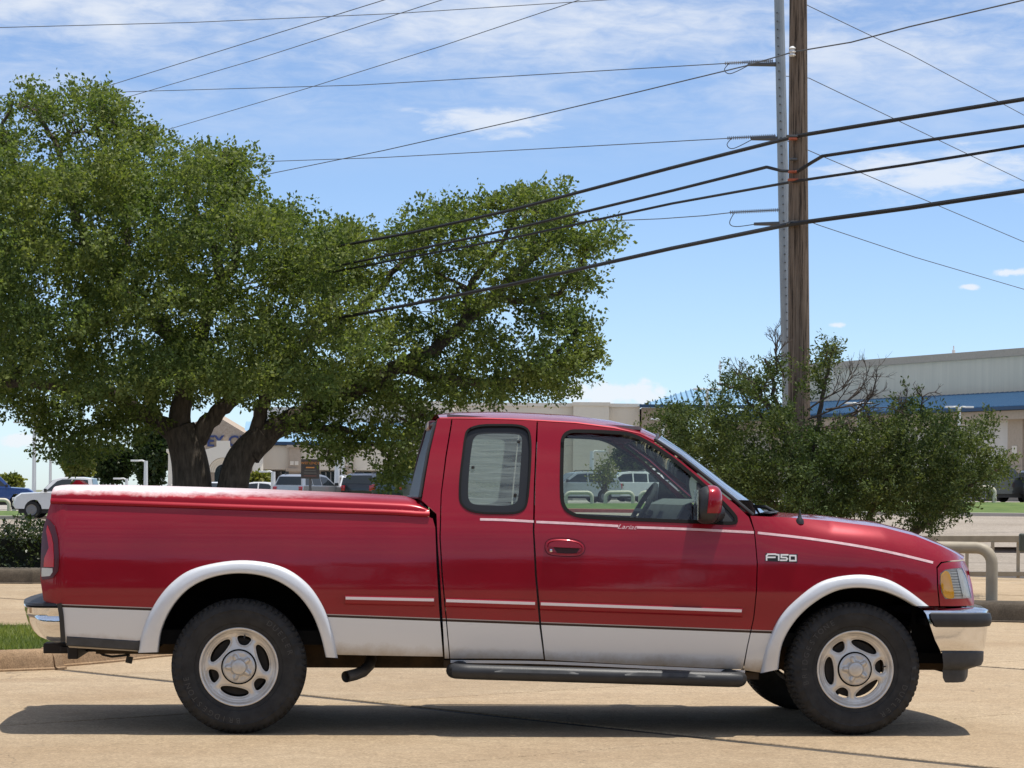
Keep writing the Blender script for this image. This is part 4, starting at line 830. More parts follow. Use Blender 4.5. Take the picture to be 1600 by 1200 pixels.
mb = MB(); mb.box(lc[0]-0.024, lc[0]-0.015, lc[1]+0.02, lc[1]+0.14, lc[2]-0.022, lc[2]+0.022); mb.build('cargo_lamp', mat('yellowed_lamp', (0.5, 0.36, 0.2), 0.3), ob, True, 0.004)
HE = [S3(x, y+0.6, 0.0) for x, y in ((1176, 806), (1195, 807), (1240, 809), (1300, 814), (1380, 824), (1430, 837), (1470, 853), (1492, 864), (1505, 873))]
HZ = [uz(x, y, 0.62)[1] for x, y in ((1180, 799), (1200, 799), (1240, 801), (1300, 805), (1380, 814), (1430, 826.5), (1470, 843.5), (1492, 856.5), (1503, 866))]
hood, hr_ = loft('hood', [Vector((e.x, e.y+0.004, e.z+0.001)) for e in HE], HZ, (0.02, 0.03, 0.04, 0.05, 0.06, 0.07, 0.085, 0.10, 0.11), PRED, truck, p=2.2)
mb = MB(); cw = [(WS[-1].x+0.05+0.17*(1-s*s), WS[-1].y+0.02+(WID-2*WS[-1].y-0.04)*(s+1)/2, WS[-1].z+0.012*(1-s*s)+0.002) for s in np.linspace(-1, 1, 21)]
mb.grid([[(p[0]-0.06, p[1], p[2]+0.004) for p in cw], [(p[0], p[1], p[2]+0.016) for p in cw], [(p[0]+0.055, p[1], p[2]+0.012) for p in cw]]); mb.build('cowl', BLACKP, truck, True)
wp = uz(1184, 797, 0.42); mb = MB()
mb.tube([(wp[0]-0.06, 0.40, wp[1]-0.01), (wp[0]-0.02, 0.42, wp[1]+0.022), (wp[0]+0.05, 0.43, wp[1]+0.018), (wp[0]+0.10, 0.44, wp[1]-0.012)], [0.008, 0.011, 0.010, 0.014], 8)
mb.tube([(wp[0]-0.05, 0.36, wp[1]+0.004), (wp[0]+0.02, 0.8, wp[1]+0.03)], 0.007, 6); o = mb.build('wiper', BLACKP, truck, True)
an = S3(1250, 816, 0.0); mb = MB(); mb.lathe([(0.026, -0.01), (0.024, 0.012), (0.012, 0.026), (0.007, 0.05), (0.004, 0.07), (0.001, 0.072)], (an.x, an.y+0.01, an.z), 'z', 14); mb.build('antenna_base', BLACKP, truck, True)
# ---- tail: gate, lights, bed cover
TG = [S3(x, y, 0.0) for x, y in ((72, 808), (66, 850), (63, 892), (65, 922), (72, 941))]
loft('tailgate', [Vector((e.x+0.002, e.y, e.z)) for e in [S3(79, 786)]+TG], [e.z for e in [S3(79, 786)]+TG], (-0.01, -0.015, -0.02, -0.02, -0.015, 0), PRED, truck)
TLO = [(72, 809), (78, 812.5), (86, 822), (91, 842), (92.5, 873), (91, 892), (83.5, 902.5), (74, 905.5), (65, 906), (63, 890), (65, 838), (68.5, 820)]
tl = panel('taillight', TLO, [], TAILD, truck, off=-0.009, gap=0.001, flange=0.02, step=0.012)
t1 = panel('red_lens', [(74, 820), (80, 836), (83, 850), (84, 870), (84, 886), (68, 886), (69, 872), (76, 856), (74, 842), (72, 830)], [], TAILR, tl, off=-0.012, gap=0, flange=0.006, step=0.012)
t2 = panel('reversing_lens', [(65, 887), (82, 888), (82, 894), (78, 900), (64.5, 901)], [], TAILW, tl, off=-0.012, gap=0, flange=0.006, step=0.012)
tl2 = mirrored(tl); mirrored(t1, parent=tl2); mirrored(t2, parent=tl2)
LIDB = [(79, 784.5), (200, 788), (400, 795), (600, 801.5), (655, 804.5), (671, 805)]
LIDT = [(84, 759.5), (200, 760.5), (400, 766.5), (600, 775.5), (645, 780), (668, 793)]
rows = []
for (bx, by), (tx, ty) in zip(cat_rom(LIDB, 6), cat_rom(LIDT, 6)):
    B = S3(bx, by, 0.0); u2, z2 = uz(tx, ty, 0.20); hh = z2-B.z; row = []
    half = [(B.x, B.y-0.010, B.z-0.008), (B.x, B.y-0.016, B.z+0.004), (B.x, B.y-0.010, B.z+0.016), (B.x+(u2-B.x)*0.1, B.y+0.002, B.z+0.022)]
    for t in np.linspace(0.12, 1, 12):
        a = t*math.pi/2; half.append((B.x+(u2-B.x)*math.sin(a), B.y+0.004+0.24*(1-math.cos(a))**1.25, B.z+0.022+(hh-0.022)*math.sin(a)))
    half.append((u2, 0.6, z2+0.006)); mid = (u2, WID/2, z2+0.010)
    row = half+[mid]+[(p[0], WID-p[1], p[2]) for p in half[::-1]]; rows.append(row)
f0 = [(rows[0][k][0]-0.0, p[1], p[2]) for k, p in enumerate(rows[0])]
mb = MB(); mb.grid(rows); k = len(rows[0])
for end, fl in ((rows[0], False), (rows[-1], True)):
    mb.poly(end, fl)
lid = mb.build('bed_cover', PLID, truck, True)
mb = MB(); a = W(108, 758, 16.0); pa, pb, pc = uz(107, 759, 1.75), uz(122, 750.5, 1.75), uz(145, 758, 1.75)
mb.grid([[(pa[0], v, pa[1]-0.02), (pb[0], v, pb[1]), (pb[0]+0.02, v, pb[1]), (pc[0], v, pc[1]-0.02)] for v in (1.62, 1.86)]); mb.poly([(pa[0], 1.62, pa[1]-0.02), (pb[0], 1.62, pb[1]), (pb[0]+0.02, 1.62, pb[1]), (pc[0], 1.62, pc[1]-0.02)]); mb.build('cover_fin', PRED, lid, False)
# ---- flares
RIN_A = [(247, 1019), (252, 985), (268, 950), (295, 920), (332, 902), (376, 896), (421, 903), (459, 924), (485, 955), (500, 990), (509, 1027)]
ROU_A = [(216, 1020), (223, 985), (241, 945), (269, 910), (307, 887), (374, 875.5), (436, 884), (478, 910), (505, 948), (520, 990), (528, 1028)]
FIN_A = [(1216, 1046), (1223, 1004), (1245, 967), (1275, 940), (1308, 923), (1341, 918.5), (1377, 923), (1407, 934), (1430, 947)]
FOU_A = [(1188, 1052), (1198, 1011), (1216, 968), (1245, 936), (1285, 908), (1335, 898), (1380, 903), (1415, 920), (1451, 947)]
def flare(ins, outs):
    I_, O_ = cat_rom(ins, 6), cat_rom(outs, 6); rows = []
    for i, o in zip(I_, O_):
        row = [S3(*o, 0.004), S3(*o, -0.004)]
        for t, d in ((0.05, 0.013), (0.14, 0.024), (0.32, 0.031), (0.6, 0.035), (0.84, 0.035), (0.95, 0.030), (1.0, 0.018)): row.append(S3(*(o+(i-o)*t), -d))
        e = S3(*i, 0.0); row += [Vector((e.x, e.y+0.01, e.z)), Vector((e.x, e.y+0.07, e.z))]; rows.append(row)
    mb = MB(); mb.grid(rows); mb.poly(rows[0][:-1]); mb.poly(rows[-1][:-1], True); o = mb.build('wheel_arch_flare', SILV, truck, True); mirrored(o)
    # wheel housing
    rows = []
    for p in I_:
        e = S3(*p, 0.0); rows.append([(e.x, e.y+0.06, e.z), (e.x, 0.20, e.z+0.02), (e.x, 0.52, e.z+0.02)])
    mb = MB(); mb.grid(rows); back = [r[-1] for r in rows]; mb.poly(back); o = mb.build('wheel_housing', DARK, truck); mirrored(o)
flare(RIN_A, ROU_A); flare(FIN_A, FOU_A)
# ---- trim on the doors
MOULD = [(-1, 0.0), (-0.85, 0.75), (-0.3, 1.0), (0.5, 0.9), (0.85, 0.6), (1, 0.0)]
for nm, a, b, par in (('m', (539, 937.5), (679, 940.5), bed), ('m', (696, 941.5), (837, 946), rdoor), ('m', (844, 946.5), (1160, 957.5), fdoor)):
    mo = ribbon('side_moulding', [a, b], 14.5, PRED, par, 0.022, MOULD, n=14)
    ribbon('bright_strip', [(a[0]+1, a[1]-3.0), (b[0]-1, b[1]-3.0)], 4.6, mat('bright_trim', (0.86, 0.78, 0.78), 0.25, 0.0), mo, 0.0245, n=14)
for pts, par in (([(750, 811.5), (790, 812.5), (834, 815)], rdoor), ([(838, 815.5), (900, 818.3), (966, 822)], fdoor), ([(995, 824), (1080, 827), (1178, 832)], fdoor), ([(1184, 832.5), (1260, 841), (1340, 853), (1400, 865), (1458, 879)], fend)):
    ribbon('pinstripe', pts, 3.8, PINK, par, 0.0014, n=10, smooth=False)
V, F = text_mesh('Lariat', 1.0, 0.45, 0.0)
xs = [p[0] for p in V]; x0, x1 = min(xs), max(xs)
VV = [S3(965+(p[0]-x0)/(x1-x0)*31, 822.8+(p[0]-x0)/(x1-x0)*1.5-p[1]*10.0, -0.002) for p in V]
mk('script_badge', VV, F, PINK, fdoor)
BG = [[(1197.8, 875), (1197.8, 868.5), (1200, 866), (1211.5, 866)], [(1199, 870.8), (1211, 870.8)], [(1213, 866.6), (1216.8, 867.2), (1216.8, 875.2)],
      [(1231, 867), (1220.8, 867), (1220.8, 871), (1228.5, 871.2), (1230.2, 873.2), (1228.5, 875.4), (1219.8, 875.4)], [(1234.4, 868), (1243.2, 868.3), (1243.4, 876), (1234.2, 876), (1234.3, 868)]]
bb = ribbon('badge_backing', [(1196, 870.5), (1220, 871.5), (1246, 872.5)], [12.5, 14], BLACKP, fend, 0.003, n=4, smooth=False)
for st in BG:
    for a, b in zip(st[:-1], st[1:]):
        a, b = np.array(a), np.array(b); t = (b-a)/np.linalg.norm(b-a)*1.0
        ribbon('badge_stroke', [a-t, b+t], 2.5, WHITEP, bb, 0.008, n=1, smooth=False)
HDL = [(852, 853), (854, 846.5), (862, 842), (875, 841), (890, 842), (902, 844.5), (910, 849), (913.5, 855), (912.5, 862), (906, 867.5), (893, 869), (876, 868.5), (860, 866.5), (853.5, 861)]
h0 = panel('door_handle', HDL, [], PRED, fdoor, off=-0.010, gap=0, flange=0.016, step=0.012, rnd=3); h0m = mirrored(h0, parent=fdoor2)
ro = seal('handle_gap_shade', HDL, 1.6, DARK, h0, 0.004)  # dark ring drawn round the handle, standing in for the shade of its gap
HB = inset(np.array(HDL, float), 3.0).tolist(); HB = round_poly(HB, 3); ribbon('handle_bezel', HB+[HB[0], HB[1]], 3.4, PRED, h0, 0.014, [(-1, 0.5), (-0.6, 0.85), (0, 1.0), (0.6, 0.85), (1, 0.5)], n=1)
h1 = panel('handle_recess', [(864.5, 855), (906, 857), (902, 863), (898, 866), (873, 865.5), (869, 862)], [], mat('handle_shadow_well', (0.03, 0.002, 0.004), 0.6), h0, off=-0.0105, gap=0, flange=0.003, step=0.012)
panel('handle_flap', [(857, 854), (859, 849), (866, 846), (880, 845), (897, 847), (906, 851), (910, 856.5), (880, 855.5)], [], PRED, h0, off=-0.020, gap=0, flange=0.014, step=0.012)
c = S3(861, 860.3, -0.012); mb = MB(); mb.lathe([(0.0, -0.004), (0.008, -0.003), (0.009, 0.004)], c, 'y', 14); mb.build('lock', CHROME, h0, True)
ribbon('lower_guard', [(104, 1001.5), (150, 1004.5), (218, 1009)], [15, 17], GREYP, bed, 0.008, [(-1, 0), (-0.8, 0.9), (0.8, 1), (1, 0)], n=8)
mo = ribbon('sill_trim', [(704, 1033.5), (850, 1035.5), (1000, 1042), (1164, 1049.5)], 4.5, SILV, truck, 0.0, n=6); mirrored(mo)
mb = MB()
ra, rb = S3(694, 1033, 0.05), S3(1185, 1053, 0.05); mb.obox((ra+rb)/2+Vector((0, 0.04, -0.012)), (rb-ra)/2, (0, 0.05, 0), (0, 0, 0.02)); o = mb.build('rocker', RUST, truck); mirrored(o)
# ---- door mirror
def mirror_build():
    cx, cy = 1106, 789; C = S3(cx, cy, -0.11); mb = MB(); rows = []; nu, nv = 24, 14
    def shell(ru0, ru1, sc, y0, y1):
        rows = []
        for i in range(nv+1):
            t = i/nv; th = t*math.pi; row = []
            for j in range(nu):
                p = 2*math.pi*j/nu; x = math.cos(p); z = math.sin(p); e = 0.75
                x = math.copysign(abs(x)**e, x); z = math.copysign(abs(z)**e, z); rr_ = math.sin(th)**0.6
                row.append((C.x+x*rr_*0.073*sc+0.01*z, C.y-math.cos(th)*0.105*sc, C.z+z*rr_*0.108*sc))
            rows.append(row)
        return rows
    mb.grid(shell(0, 1, 1, 0, 1), cv=True); o = mb.build('side_mirror', BLACKP, fdoor, True)
    mb = MB(); NU, NV = 72, 44; full = []
    for i in range(NV+1):
        th = i/NV*math.pi*0.66+0.0001; row = []
        for j in range(NU):
            p = 2*math.pi*j/NU; x = math.cos(p); z = math.sin(p); e = 0.75; x = math.copysign(abs(x)**e, x); z = math.copysign(abs(z)**e, z); r_ = math.sin(th)**0.6
            xx, zz_ = max(x*r_, -0.22), max(z*r_, -0.42)
            row.append((C.x+xx*0.0765+0.01*zz_+0.002, C.y-math.cos(th)*0.110, C.z+zz_*0.112+0.001))
        full.append(row)
    rows = None
    mb.grid(full, cv=True); mb.build('mirror_cap', PRED, o, True)
    mb = MB(); e = S3(1128, 800, 0.0); mb.tube([(C.x+0.03, C.y+0.06, C.z-0.05), (e.x-0.01, e.y+0.0, e.z)], [0.06, 0.045], 12); mb.build('mirror_arm', BLACKP, o, True)
    mb = MB(); mb.obox((C.x-0.068, C.y, C.z), (0.002, 0, 0), (0, 0.08, 0), (0, 0, 0.085)); mb.build('mirror_glass', CHROME, o)
    p = mirrored(o, parent=fdoor2)
    for ch in list(o.children): mirrored(ch, parent=p)
mirror_build()
# ---- bumpers
def sweep_bumper(name, levels, m, parent, smooth=True, n=10, sgn=1):
    # levels: (z of row, u_end, u_corner, dv) ; plan runs from the near end round the corner to the far end
    rows = []
    for z, ue, uc, dv in levels:
        h = cat_rom([(ue, 0.015+dv), (ue+(uc-ue)*0.55, 0.02+dv), (uc-sgn*0.045, 0.075+dv), (uc-sgn*0.006, 0.20+dv), (uc+sgn*0.045, 0.55), (uc+sgn*0.06, WID/2)], 6)
        rows.append([(p[0], p[1], z) for p in h]+[(p[0], WID-p[1], z) for p in h[-2::-1]])
    mb = MB(); mb.grid(rows); o = mb.build(name, m, parent, smooth); return o
def lv(pxe, pxc, py, dv=0.0): u0, z = uz(pxe, py, 0.02); uc, z2 = uz(pxc, py, 0.2); return (z, u0, uc, dv)
fb = empty('x'); bpy.data.objects.remove(fb)
fbum = sweep_bumper('front_bumper', [lv(1442, 1520, 950, 0.12), lv(1442, 1541, 951.5, 0.03), lv(1443, 1544.5, 954, 0.005), lv(1447, 1544, 960, 0.0), lv(1454, 1543, 980, 0.0), lv(1461, 1541.5, 1000, 0.004), lv(1468, 1540, 1013, 0.01), lv(1471, 1538, 1019, 0.02), lv(1473, 1530, 1021, 0.05)], CHROME, truck)
def rub(levels, name, m, par): return sweep_bumper(name, levels, m, par)
rub([lv(1455, 1541, 957, -0.0), lv(1452, 1546, 959, -0.018), lv(1453, 1547.5, 966, -0.024), lv(1457, 1547.5, 973, -0.024), lv(1459, 1545.5, 978.5, -0.016), lv(1462, 1541, 980, 0.0)], 'rub_strip', BLACKP, fbum)
rub([lv(1472, 1536, 1018, 0.02), lv(1472, 1538, 1020, 0.004), lv(1473.5, 1537.5, 1034, 0.004), lv(1474.5, 1535, 1041, 0.012), lv(1475, 1524, 1045, 0.03), lv(1475.5, 1517.5, 1048, 0.05), lv(1476, 1516.5, 1060, 0.05), lv(1480, 1514, 1067, 0.06), lv(1484, 1506, 1068.5, 0.10)], 'air_dam', GREYP, fbum)
rbum = sweep_bumper('rear_bumper', [lv(95, 60, 947, 0.10), lv(95, 41, 947.5, 0.02), lv(95, 38.5, 950, 0.0), lv(95, 39.5, 959, 0.0), lv(95, 41, 961, 0.006), lv(95, 41, 964, 0.006), lv(95, 42, 967, 0.0), lv(95, 45, 977, 0.004), lv(95, 51, 989, 0.016), lv(95, 59, 998, 0.035), lv(95, 68, 1003, 0.07), lv(95, 80, 1005, 0.12)], CHROME, truck, sgn=-1)
rub([lv(96, 75, 940, 0.20), lv(98, 47, 941, 0.04), lv(98.5, 39, 943, 0.0), lv(98.5, 38, 947, -0.004), lv(97, 42, 948.5, 0.02)], 'step_pad', BLACKP, rbum) if False else sweep_bumper('step_pad', [lv(96, 75, 940, 0.20), lv(98, 47, 941, 0.04), lv(98.5, 39, 943, 0.0), lv(98.5, 38, 947, -0.004), lv(97, 42, 948.5, 0.02)], BLACKP, rbum, sgn=-1)
ribbon('bumper_end_cap', [(92.5, 943), (95.5, 960), (97.5, 985), (98.5, 1003)], 7.5, BLACKP, rbum, 0.008, n=6)
# ---- headlight
hl = panel('headlight', HD, [], mat('headlight_reflector', (0.80, 0.79, 0.74), 0.25, 0.0, var=0.1, scale=30), truck, off=0.012, gap=-0.002, flange=0, step=0.012)
panel('amber_lens', [(1470, 899), (1474, 894), (1479, 892), (1484, 897), (1488, 912), (1491, 934), (1478, 934), (1473, 926), (1470, 911)], [], AMBER, hl, off=0.0035, gap=0, flange=0.004, step=0.012, rnd=2)
GLH = thin_glass('headlamp_lens', (0.95, 0.95, 0.93), 0.8)
panel('clear_lens', HD, [], GLH, hl, off=-0.001, gap=0.0, flange=0, step=0.012)
for k in range(10):
    y = 892.5+k*4.3; xl = 1485+k*0.62; xr = 1499+k*0.9
    ribbon('lens_flute', [(xl, y), (xr, y-0.2)], 1.5, mat('flute_shadow', (0.25, 0.24, 0.21), 0.3), hl, 0.0, n=1).location.y = 0.006
ribbon('lens_divider', [(1497, 889), (1502, 912), (1507, 933)], [3, 4], mat('lens_white', (0.75, 0.75, 0.72), 0.2), hl, 0.0, n=4).location.y = 0.004
hl2 = mirrored(hl)
for ch in list(hl.children):
    q = mirrored(ch, parent=hl2); q.location.y = -ch.location.y
# ---- grille between the headlights
g0, g1 = uz(1498, 880, 0.4), uz(1503, 944, 0.4)
def gp(v, z, d=0.0): s = (v-WID/2)/(WID/2-0.3); t = (z-g1[1])/(g0[1]-g1[1]); return (g1[0]+(g0[0]-g1[0])*t+0.06*(1-s*s)+d, v, z)
mb = MB(); mb.grid([[gp(v, z, -0.02) for v in np.linspace(0.36, WID-0.36, 15)] for z in np.linspace(g1[1], g0[1], 5)]); gr = mb.build('grille', DARK, truck, True)
for z in np.linspace(g1[1]+0.01, g0[1]-0.01, 6):
    mb = MB(); mb.tube([gp(v, z) for v in np.linspace(0.36, WID-0.36, 15)], 0.011, 8); mb.build('grille_bar', CHROME, gr, True)
# ---- wheels
def holes_for():
    H = []
    for k in range(3):
        for a0, hw, r0, r1 in ((k*120.0, 31.0, 0.116, 0.172), (k*120.0+60.0, 13.8, 0.121, 0.176)):
            pts = []; n = 36; rm_, rh = (r0+r1)/2, (r1-r0)/2; ex = 0.92 if hw > 20 else 0.72
            for j in range(n):
                t = 2*math.pi*j/n; c_, s_ = math.copysign(abs(math.cos(t))**ex, math.cos(t)), math.copysign(abs(math.sin(t))**ex, math.sin(t)); pts.append((rm_+rh*s_+(0.010*c_*c_ if hw > 20 else 0.003*c_*c_), a0+hw*c_*(1.0 if hw > 20 else (1.0+0.16*s_))))
            H.append(np.array([(r*math.cos(R(a)), r*math.sin(R(a))) for r, a in pts]))
    return H
HOL = holes_for()
def rim_mesh():
    circ = np.array([(0.200*math.cos(t), 0.200*math.sin(t)) for t in np.linspace(0, 2*math.pi, 72, endpoint=False)])
    V2, F = cdt(circ, HOL, 0.0065, 0.4); r = np.linalg.norm(V2, axis=1)
    d = np.full(len(V2), 1e9)
    for h in HOL: d = np.minimum(d, edgedist(V2, h))
    y = np.interp(r, [0, 0.085, 0.10, 0.13, 0.17, 0.188, 0.2], [0.020, 0.020, 0.022, 0.028, 0.036, 0.034, 0.022])
    y = y+0.011*np.exp(-(d/0.0085)**2)
    V = [(p[0], yy, p[1]) for p, yy in zip(V2, y)]; F = F.tolist(); E = {}
    def hgt(P):
        dd = np.full(len(P), 1e9)
        for h in HOL: dd = np.minimum(dd, np.where(inpoly(P, h), 0.0, edgedist(P, h)))
        return np.interp(np.linalg.norm(P, axis=1), [0, 0.085, 0.10, 0.13, 0.17, 0.188, 0.2], [0.020, 0.020, 0.022, 0.028, 0.036, 0.034, 0.022])+0.011*np.exp(-(dd/0.0085)**2)
    e_ = 0.0018; gx_ = (hgt(V2+[e_, 0])-hgt(V2-[e_, 0]))/(2*e_); gz_ = (hgt(V2+[0, e_])-hgt(V2-[0, e_]))/(2*e_); RN = np.stack([gx_, -np.ones(len(gx_)), gz_], 1); RN /= np.linalg.norm(RN, axis=1, keepdims=True)
    for f in F:
        for i in range(3): E.setdefault(tuple(sorted((f[i], f[(i+1) % 3]))), []).append((f[i], f[(i+1) % 3]))
    idx = {}
    def dup(i, dd):
        if (i, dd) not in idx:
            idx[(i, dd)] = len(V); p = V[i]; V.append((p[0], p[1]+dd, p[2]))
        return idx[(i, dd)]
    for k, e in E.items():
        if len(e) == 1 and np.linalg.norm(V2[k[0]]) < 0.195: F.append((dup(k[0], 0.0), dup(k[1], 0.0), dup(k[1], 0.02), dup(k[0], 0.02)))
    mb = MB(); mb.v = V; mb.f = [tuple(f) for f in F]
    mb.lathe([(0.2, 0.022), (0.205, 0.016), (0.209, 0.006), (0.214, 0.0), (0.220, -0.002), (0.223, 0.002), (0.222, 0.012), (0.207, 0.03), (0.200, 0.06), (0.192, 0.16), (0.215, 0.2)], (0, 0, 0), 'y', 96); mb.rn = RN
    return mb
def cap_mesh():
    rows = []; n = 100
    for r in np.linspace(0.0005, 0.091, 44):
        row = []
        for j in range(n):
            t = 2*math.pi*j/n; x, z = r*math.cos(t), r*math.sin(t); lob = 0.0
            for k in range(5):
                ak = math.pi/2+k*2*math.pi/5; al = x*math.cos(ak)+z*math.sin(ak); ac = -x*math.sin(ak)+z*math.cos(ak); dd = math.hypot(max(0, al-0.064)+(min(0, al)), ac); lob = max(lob, math.exp(-(dd/(0.0215-0.0095*max(0, min(1, al/0.07))))**3))
            cen = 1/(1+math.exp((r-0.047)/0.002)); h = 0.019*max(lob, cen)-(0.004 if 0.0405 < r < 0.0445 else 0)+(0.006*math.sqrt(max(0, 1-(r/0.0405)**2)) if r < 0.0405 else 0)
            edge = 0.008*max(0, (r-0.082)/0.009)
            row.append((r*math.cos(t), 0.004-h+edge, r*math.sin(t)))
        rows.append(row)
    mb = MB(); mb.grid(rows, cv=True); mb.lathe([(0.091, 0.012), (0.091, 0.03)], (0, 0, 0), 'y', 60); return mb
def tyre_mesh():
    # (radius, along axle from outer face)
    prof = [(0.214, 0.012), (0.222, 0.004), (0.232, -0.002), (0.245, -0.003), (0.250, -0.010), (0.275, -0.018), (0.300, -0.022), (0.318, -0.020), (0.322, -0.022), (0.338, -0.016), (0.344, -0.014), (0.356, -0.004)]
    tread = [(0.3665, 0.006), (0.3735, 0.014), (0.3785, 0.026), (0.380, 0.048), (0.371, 0.050), (0.371, 0.056), (0.381, 0.058), (0.381, 0.088), (0.371, 0.090), (0.371, 0.096), (0.3815, 0.098), (0.3815, 0.132), (0.371, 0.134), (0.371, 0.140), (0.381, 0.142), (0.381, 0.172), (0.371, 0.174), (0.371, 0.180), (0.380, 0.182), (0.3785, 0.204), (0.3735, 0.216), (0.3665, 0.224)]
    back = [(0.356, 0.234), (0.30, 0.25), (0.25, 0.24), (0.214, 0.215)]
    n = 272; rows = []
    for k, (r, a) in enumerate(prof+tread+back):
        row = []; it = len(prof) <= k < len(prof)+len(tread)
        for j in range(n):
            t = 2*math.pi*j/n; rr_ = r
            if it:
                ph = (j+int(3*math.sin(a*60)))
                lug = ph % 4
                if k-len(prof) < 4 or k-len(prof) > 17: rr_ = r-(0.012 if lug == 0 else 0)
                elif r > 0.375: rr_ = r-(0.008 if (ph+2) % 4 == 0 else 0)
            elif 8 <= k <= 11 and False: rr_ = r
            row.append((rr_*math.cos(t), a-(0.0035 if (8 <= k <= 11 and j % 8 in (1, 2, 3)) else 0), rr_*math.sin(t)))
        rows.append(row)
    mb = MB(); mb.grid(rows, cv=True); return mb
def arc_text(txt, r0, size, a0, spacing, yo):
    mb = MB(); a = a0
    for ch in txt:
        V, F = text_mesh(ch, size, 0.0, 0.0, 0.004*size/0.03 if False else 0.0)
        if V:
            b = len(mb.v)
            for p in V:
                rr_ = r0+p[1]; t = a-p[0]/r0; mb.v.append((rr_*math.cos(t), yo, rr_*math.sin(t)))
            mb.f += [tuple(b+i for i in f) for f in F]
            b2 = len(mb.v)
        a -= spacing/r0
    return mb
LETT = mat('raised_tyre_lettering', (0.060, 0.058, 0.055), 0.6, spec=0.4)
def make_wheel(u, z, rot, v0, steer=0.0):
    w = bpy.data.objects.new('wheel', None); COL.objects.link(w); w.parent = truck; w.location = (u, v0, z); w.rotation_euler = (0, -R(rot), 0)
    ty = tyre_mesh().build('tyre', RUBBER, w, False); ty.data.polygons.foreach_set('use_smooth', [True]*len(ty.data.polygons)); ty.data.set_sharp_from_angle(angle=R(35))
    rm = rim_mesh(); ro_ = rm.build('rim', ALLOY, w, True); (ro_.data.flip_normals() if np.mean([p.normal.y for p in ro_.data.polygons[:400]]) > 0 else None); NN = np.zeros((len(rm.v), 3)); NN[:len(rm.rn)] = rm.rn; ro_.data.normals_split_custom_set_from_vertices(NN.tolist()); cap_mesh().build('centre_cap', mat('worn_cap_metal', (0.60, 0.58, 0.55), 0.36, 0.7, var=0.1, scale=40), w, True)
    mb = MB(); mb.lathe([(0.0912, 0.012), (0.098, 0.0135), (0.100, 0.019)], (0, 0, 0), 'y', 60); mb.build('cap_gap', DARK, w, True)
    mb = MB(); mb.lathe([(0.001, 0.075), (0.16, 0.075), (0.165, 0.085), (0.165, 0.17)], (0, 0, 0), 'y', 40); mb.build('brake_drum', mat('brake_iron', (0.02, 0.017, 0.014), 0.8, 0.2, var=0.4), w, True)
    for tx, a0 in (('BRIDGESTONE', R(250)), ('DUELER', R(35))):
        for k_, ch_ in enumerate(tx): arc_text(ch_, 0.298, 0.044, a0-k_*0.040/0.298, 0.040, -0.0235).build('raised_letter', LETT, w)
    mb = MB(); mb.tube([(0.182*math.cos(R(60)), 0.03, 0.182*math.sin(R(60))), (0.163*math.cos(R(60)), 0.022, 0.163*math.sin(R(60)))], 0.0045, 8); mb.build('valve_stem', BLACKP, w, True)
    return w
wc_r, wc_f = uz(373, 1042, 0.02), uz(1337, 1048, 0.02)
TR = 0.3815
w0 = make_wheel(wc_r[0], TR-0.003, 20.0, 0.028)
def far_wheel(w, u):
    q = w.copy(); COL.objects.link(q); q.location = (u, WID-0.028, TR-0.003); q.rotation_euler = (0, 0, math.pi)
    for ch in w.children:
        if ch.name.startswith(('tyre', 'rim', 'centre', 'brake')): c_ = ch.copy(); COL.objects.link(c_); c_.parent = q
def near_wheel(w, u, rot):
    q = w.copy(); COL.objects.link(q); q.location = (u, 0.028, TR-0.003); q.rotation_euler = (0, -R(rot), 0)
    for ch in w.children: c_ = ch.copy(); COL.objects.link(c_); c_.parent = q
near_wheel(w0, wc_f[0], -55.0); far_wheel(w0, wc_r[0]); far_wheel(w0, wc_f[0])
# ---- running board, chassis, exhaust, hitch
s0, s1 = uz(706, 1049, -0.06), uz(1160, 1062.5, -0.06); a, b = Vector((s0[0], -0.06, s0[1])), Vector((s1[0], -0.06, s1[1])); d = (b-a).normalized(); up = Vector((0, 0, 1))
mb = MB(); mb.tube([a+Vector((0.12, 0.24, 0.03)), a+Vector((0.05, 0.13, 0.01)), a+Vector((0.012, 0.055, 0)), a+Vector((0.025, 0.015, 0)), a+d*0.09, a.lerp(b, 0.5), b-d*0.09, b-d*0.02+Vector((0, 0.015, 0)), b+Vector((-0.004, 0.055, 0)), b+Vector((-0.05, 0.13, 0.01)), b+Vector((-0.12, 0.24, 0.03))], 0.043, 16)
sb = mb.build('side_step', BLACKP, truck, True)
for x0, x1 in ((772, 903), (975, 1100)):
    p, q = uz(x0, 1042+(x0-703)*0.026, -0.06), uz(x1, 1042+(x1-703)*0.026, -0.06); rows = []
    for t in np.linspace(0, 1, 18):
        u = p[0]+(q[0]-p[0])*t; z = p[1]+(q[1]-p[1])*t; h = 0.010*min(1, 6*min(t, 1-t))
        rows.append([(u, -0.105, z-0.020), (u, -0.098, z-0.012+h), (u, -0.06, z-0.002+h), (u, -0.02, z-0.004+h), (u, -0.016, z-0.02)])
    m2 = MB(); m2.grid(rows); m2.poly(rows[0]); m2.poly(rows[-1], True); m2.build('step_pad', GREYP, sb, True)
mirrored(sb)
mb = MB(); fr0, fr1 = uz(150, 1030, 0.5), uz(1480, 1030, 0.5)
for v in (0.48, WID-0.56): mb.box(fr0[0], 0.37, v, v+0.08, 0.42, 0.56); mb.box(0.36, fr1[0], v+0.002, v+0.082, 0.345, 0.50)
for u in np.linspace(fr0[0]+0.3, fr1[0]-0.3, 6): mb.box(u, u+0.1, 0.5, WID-0.5, 0.44, 0.49)
mb.build('frame_rail', RUST, truck)
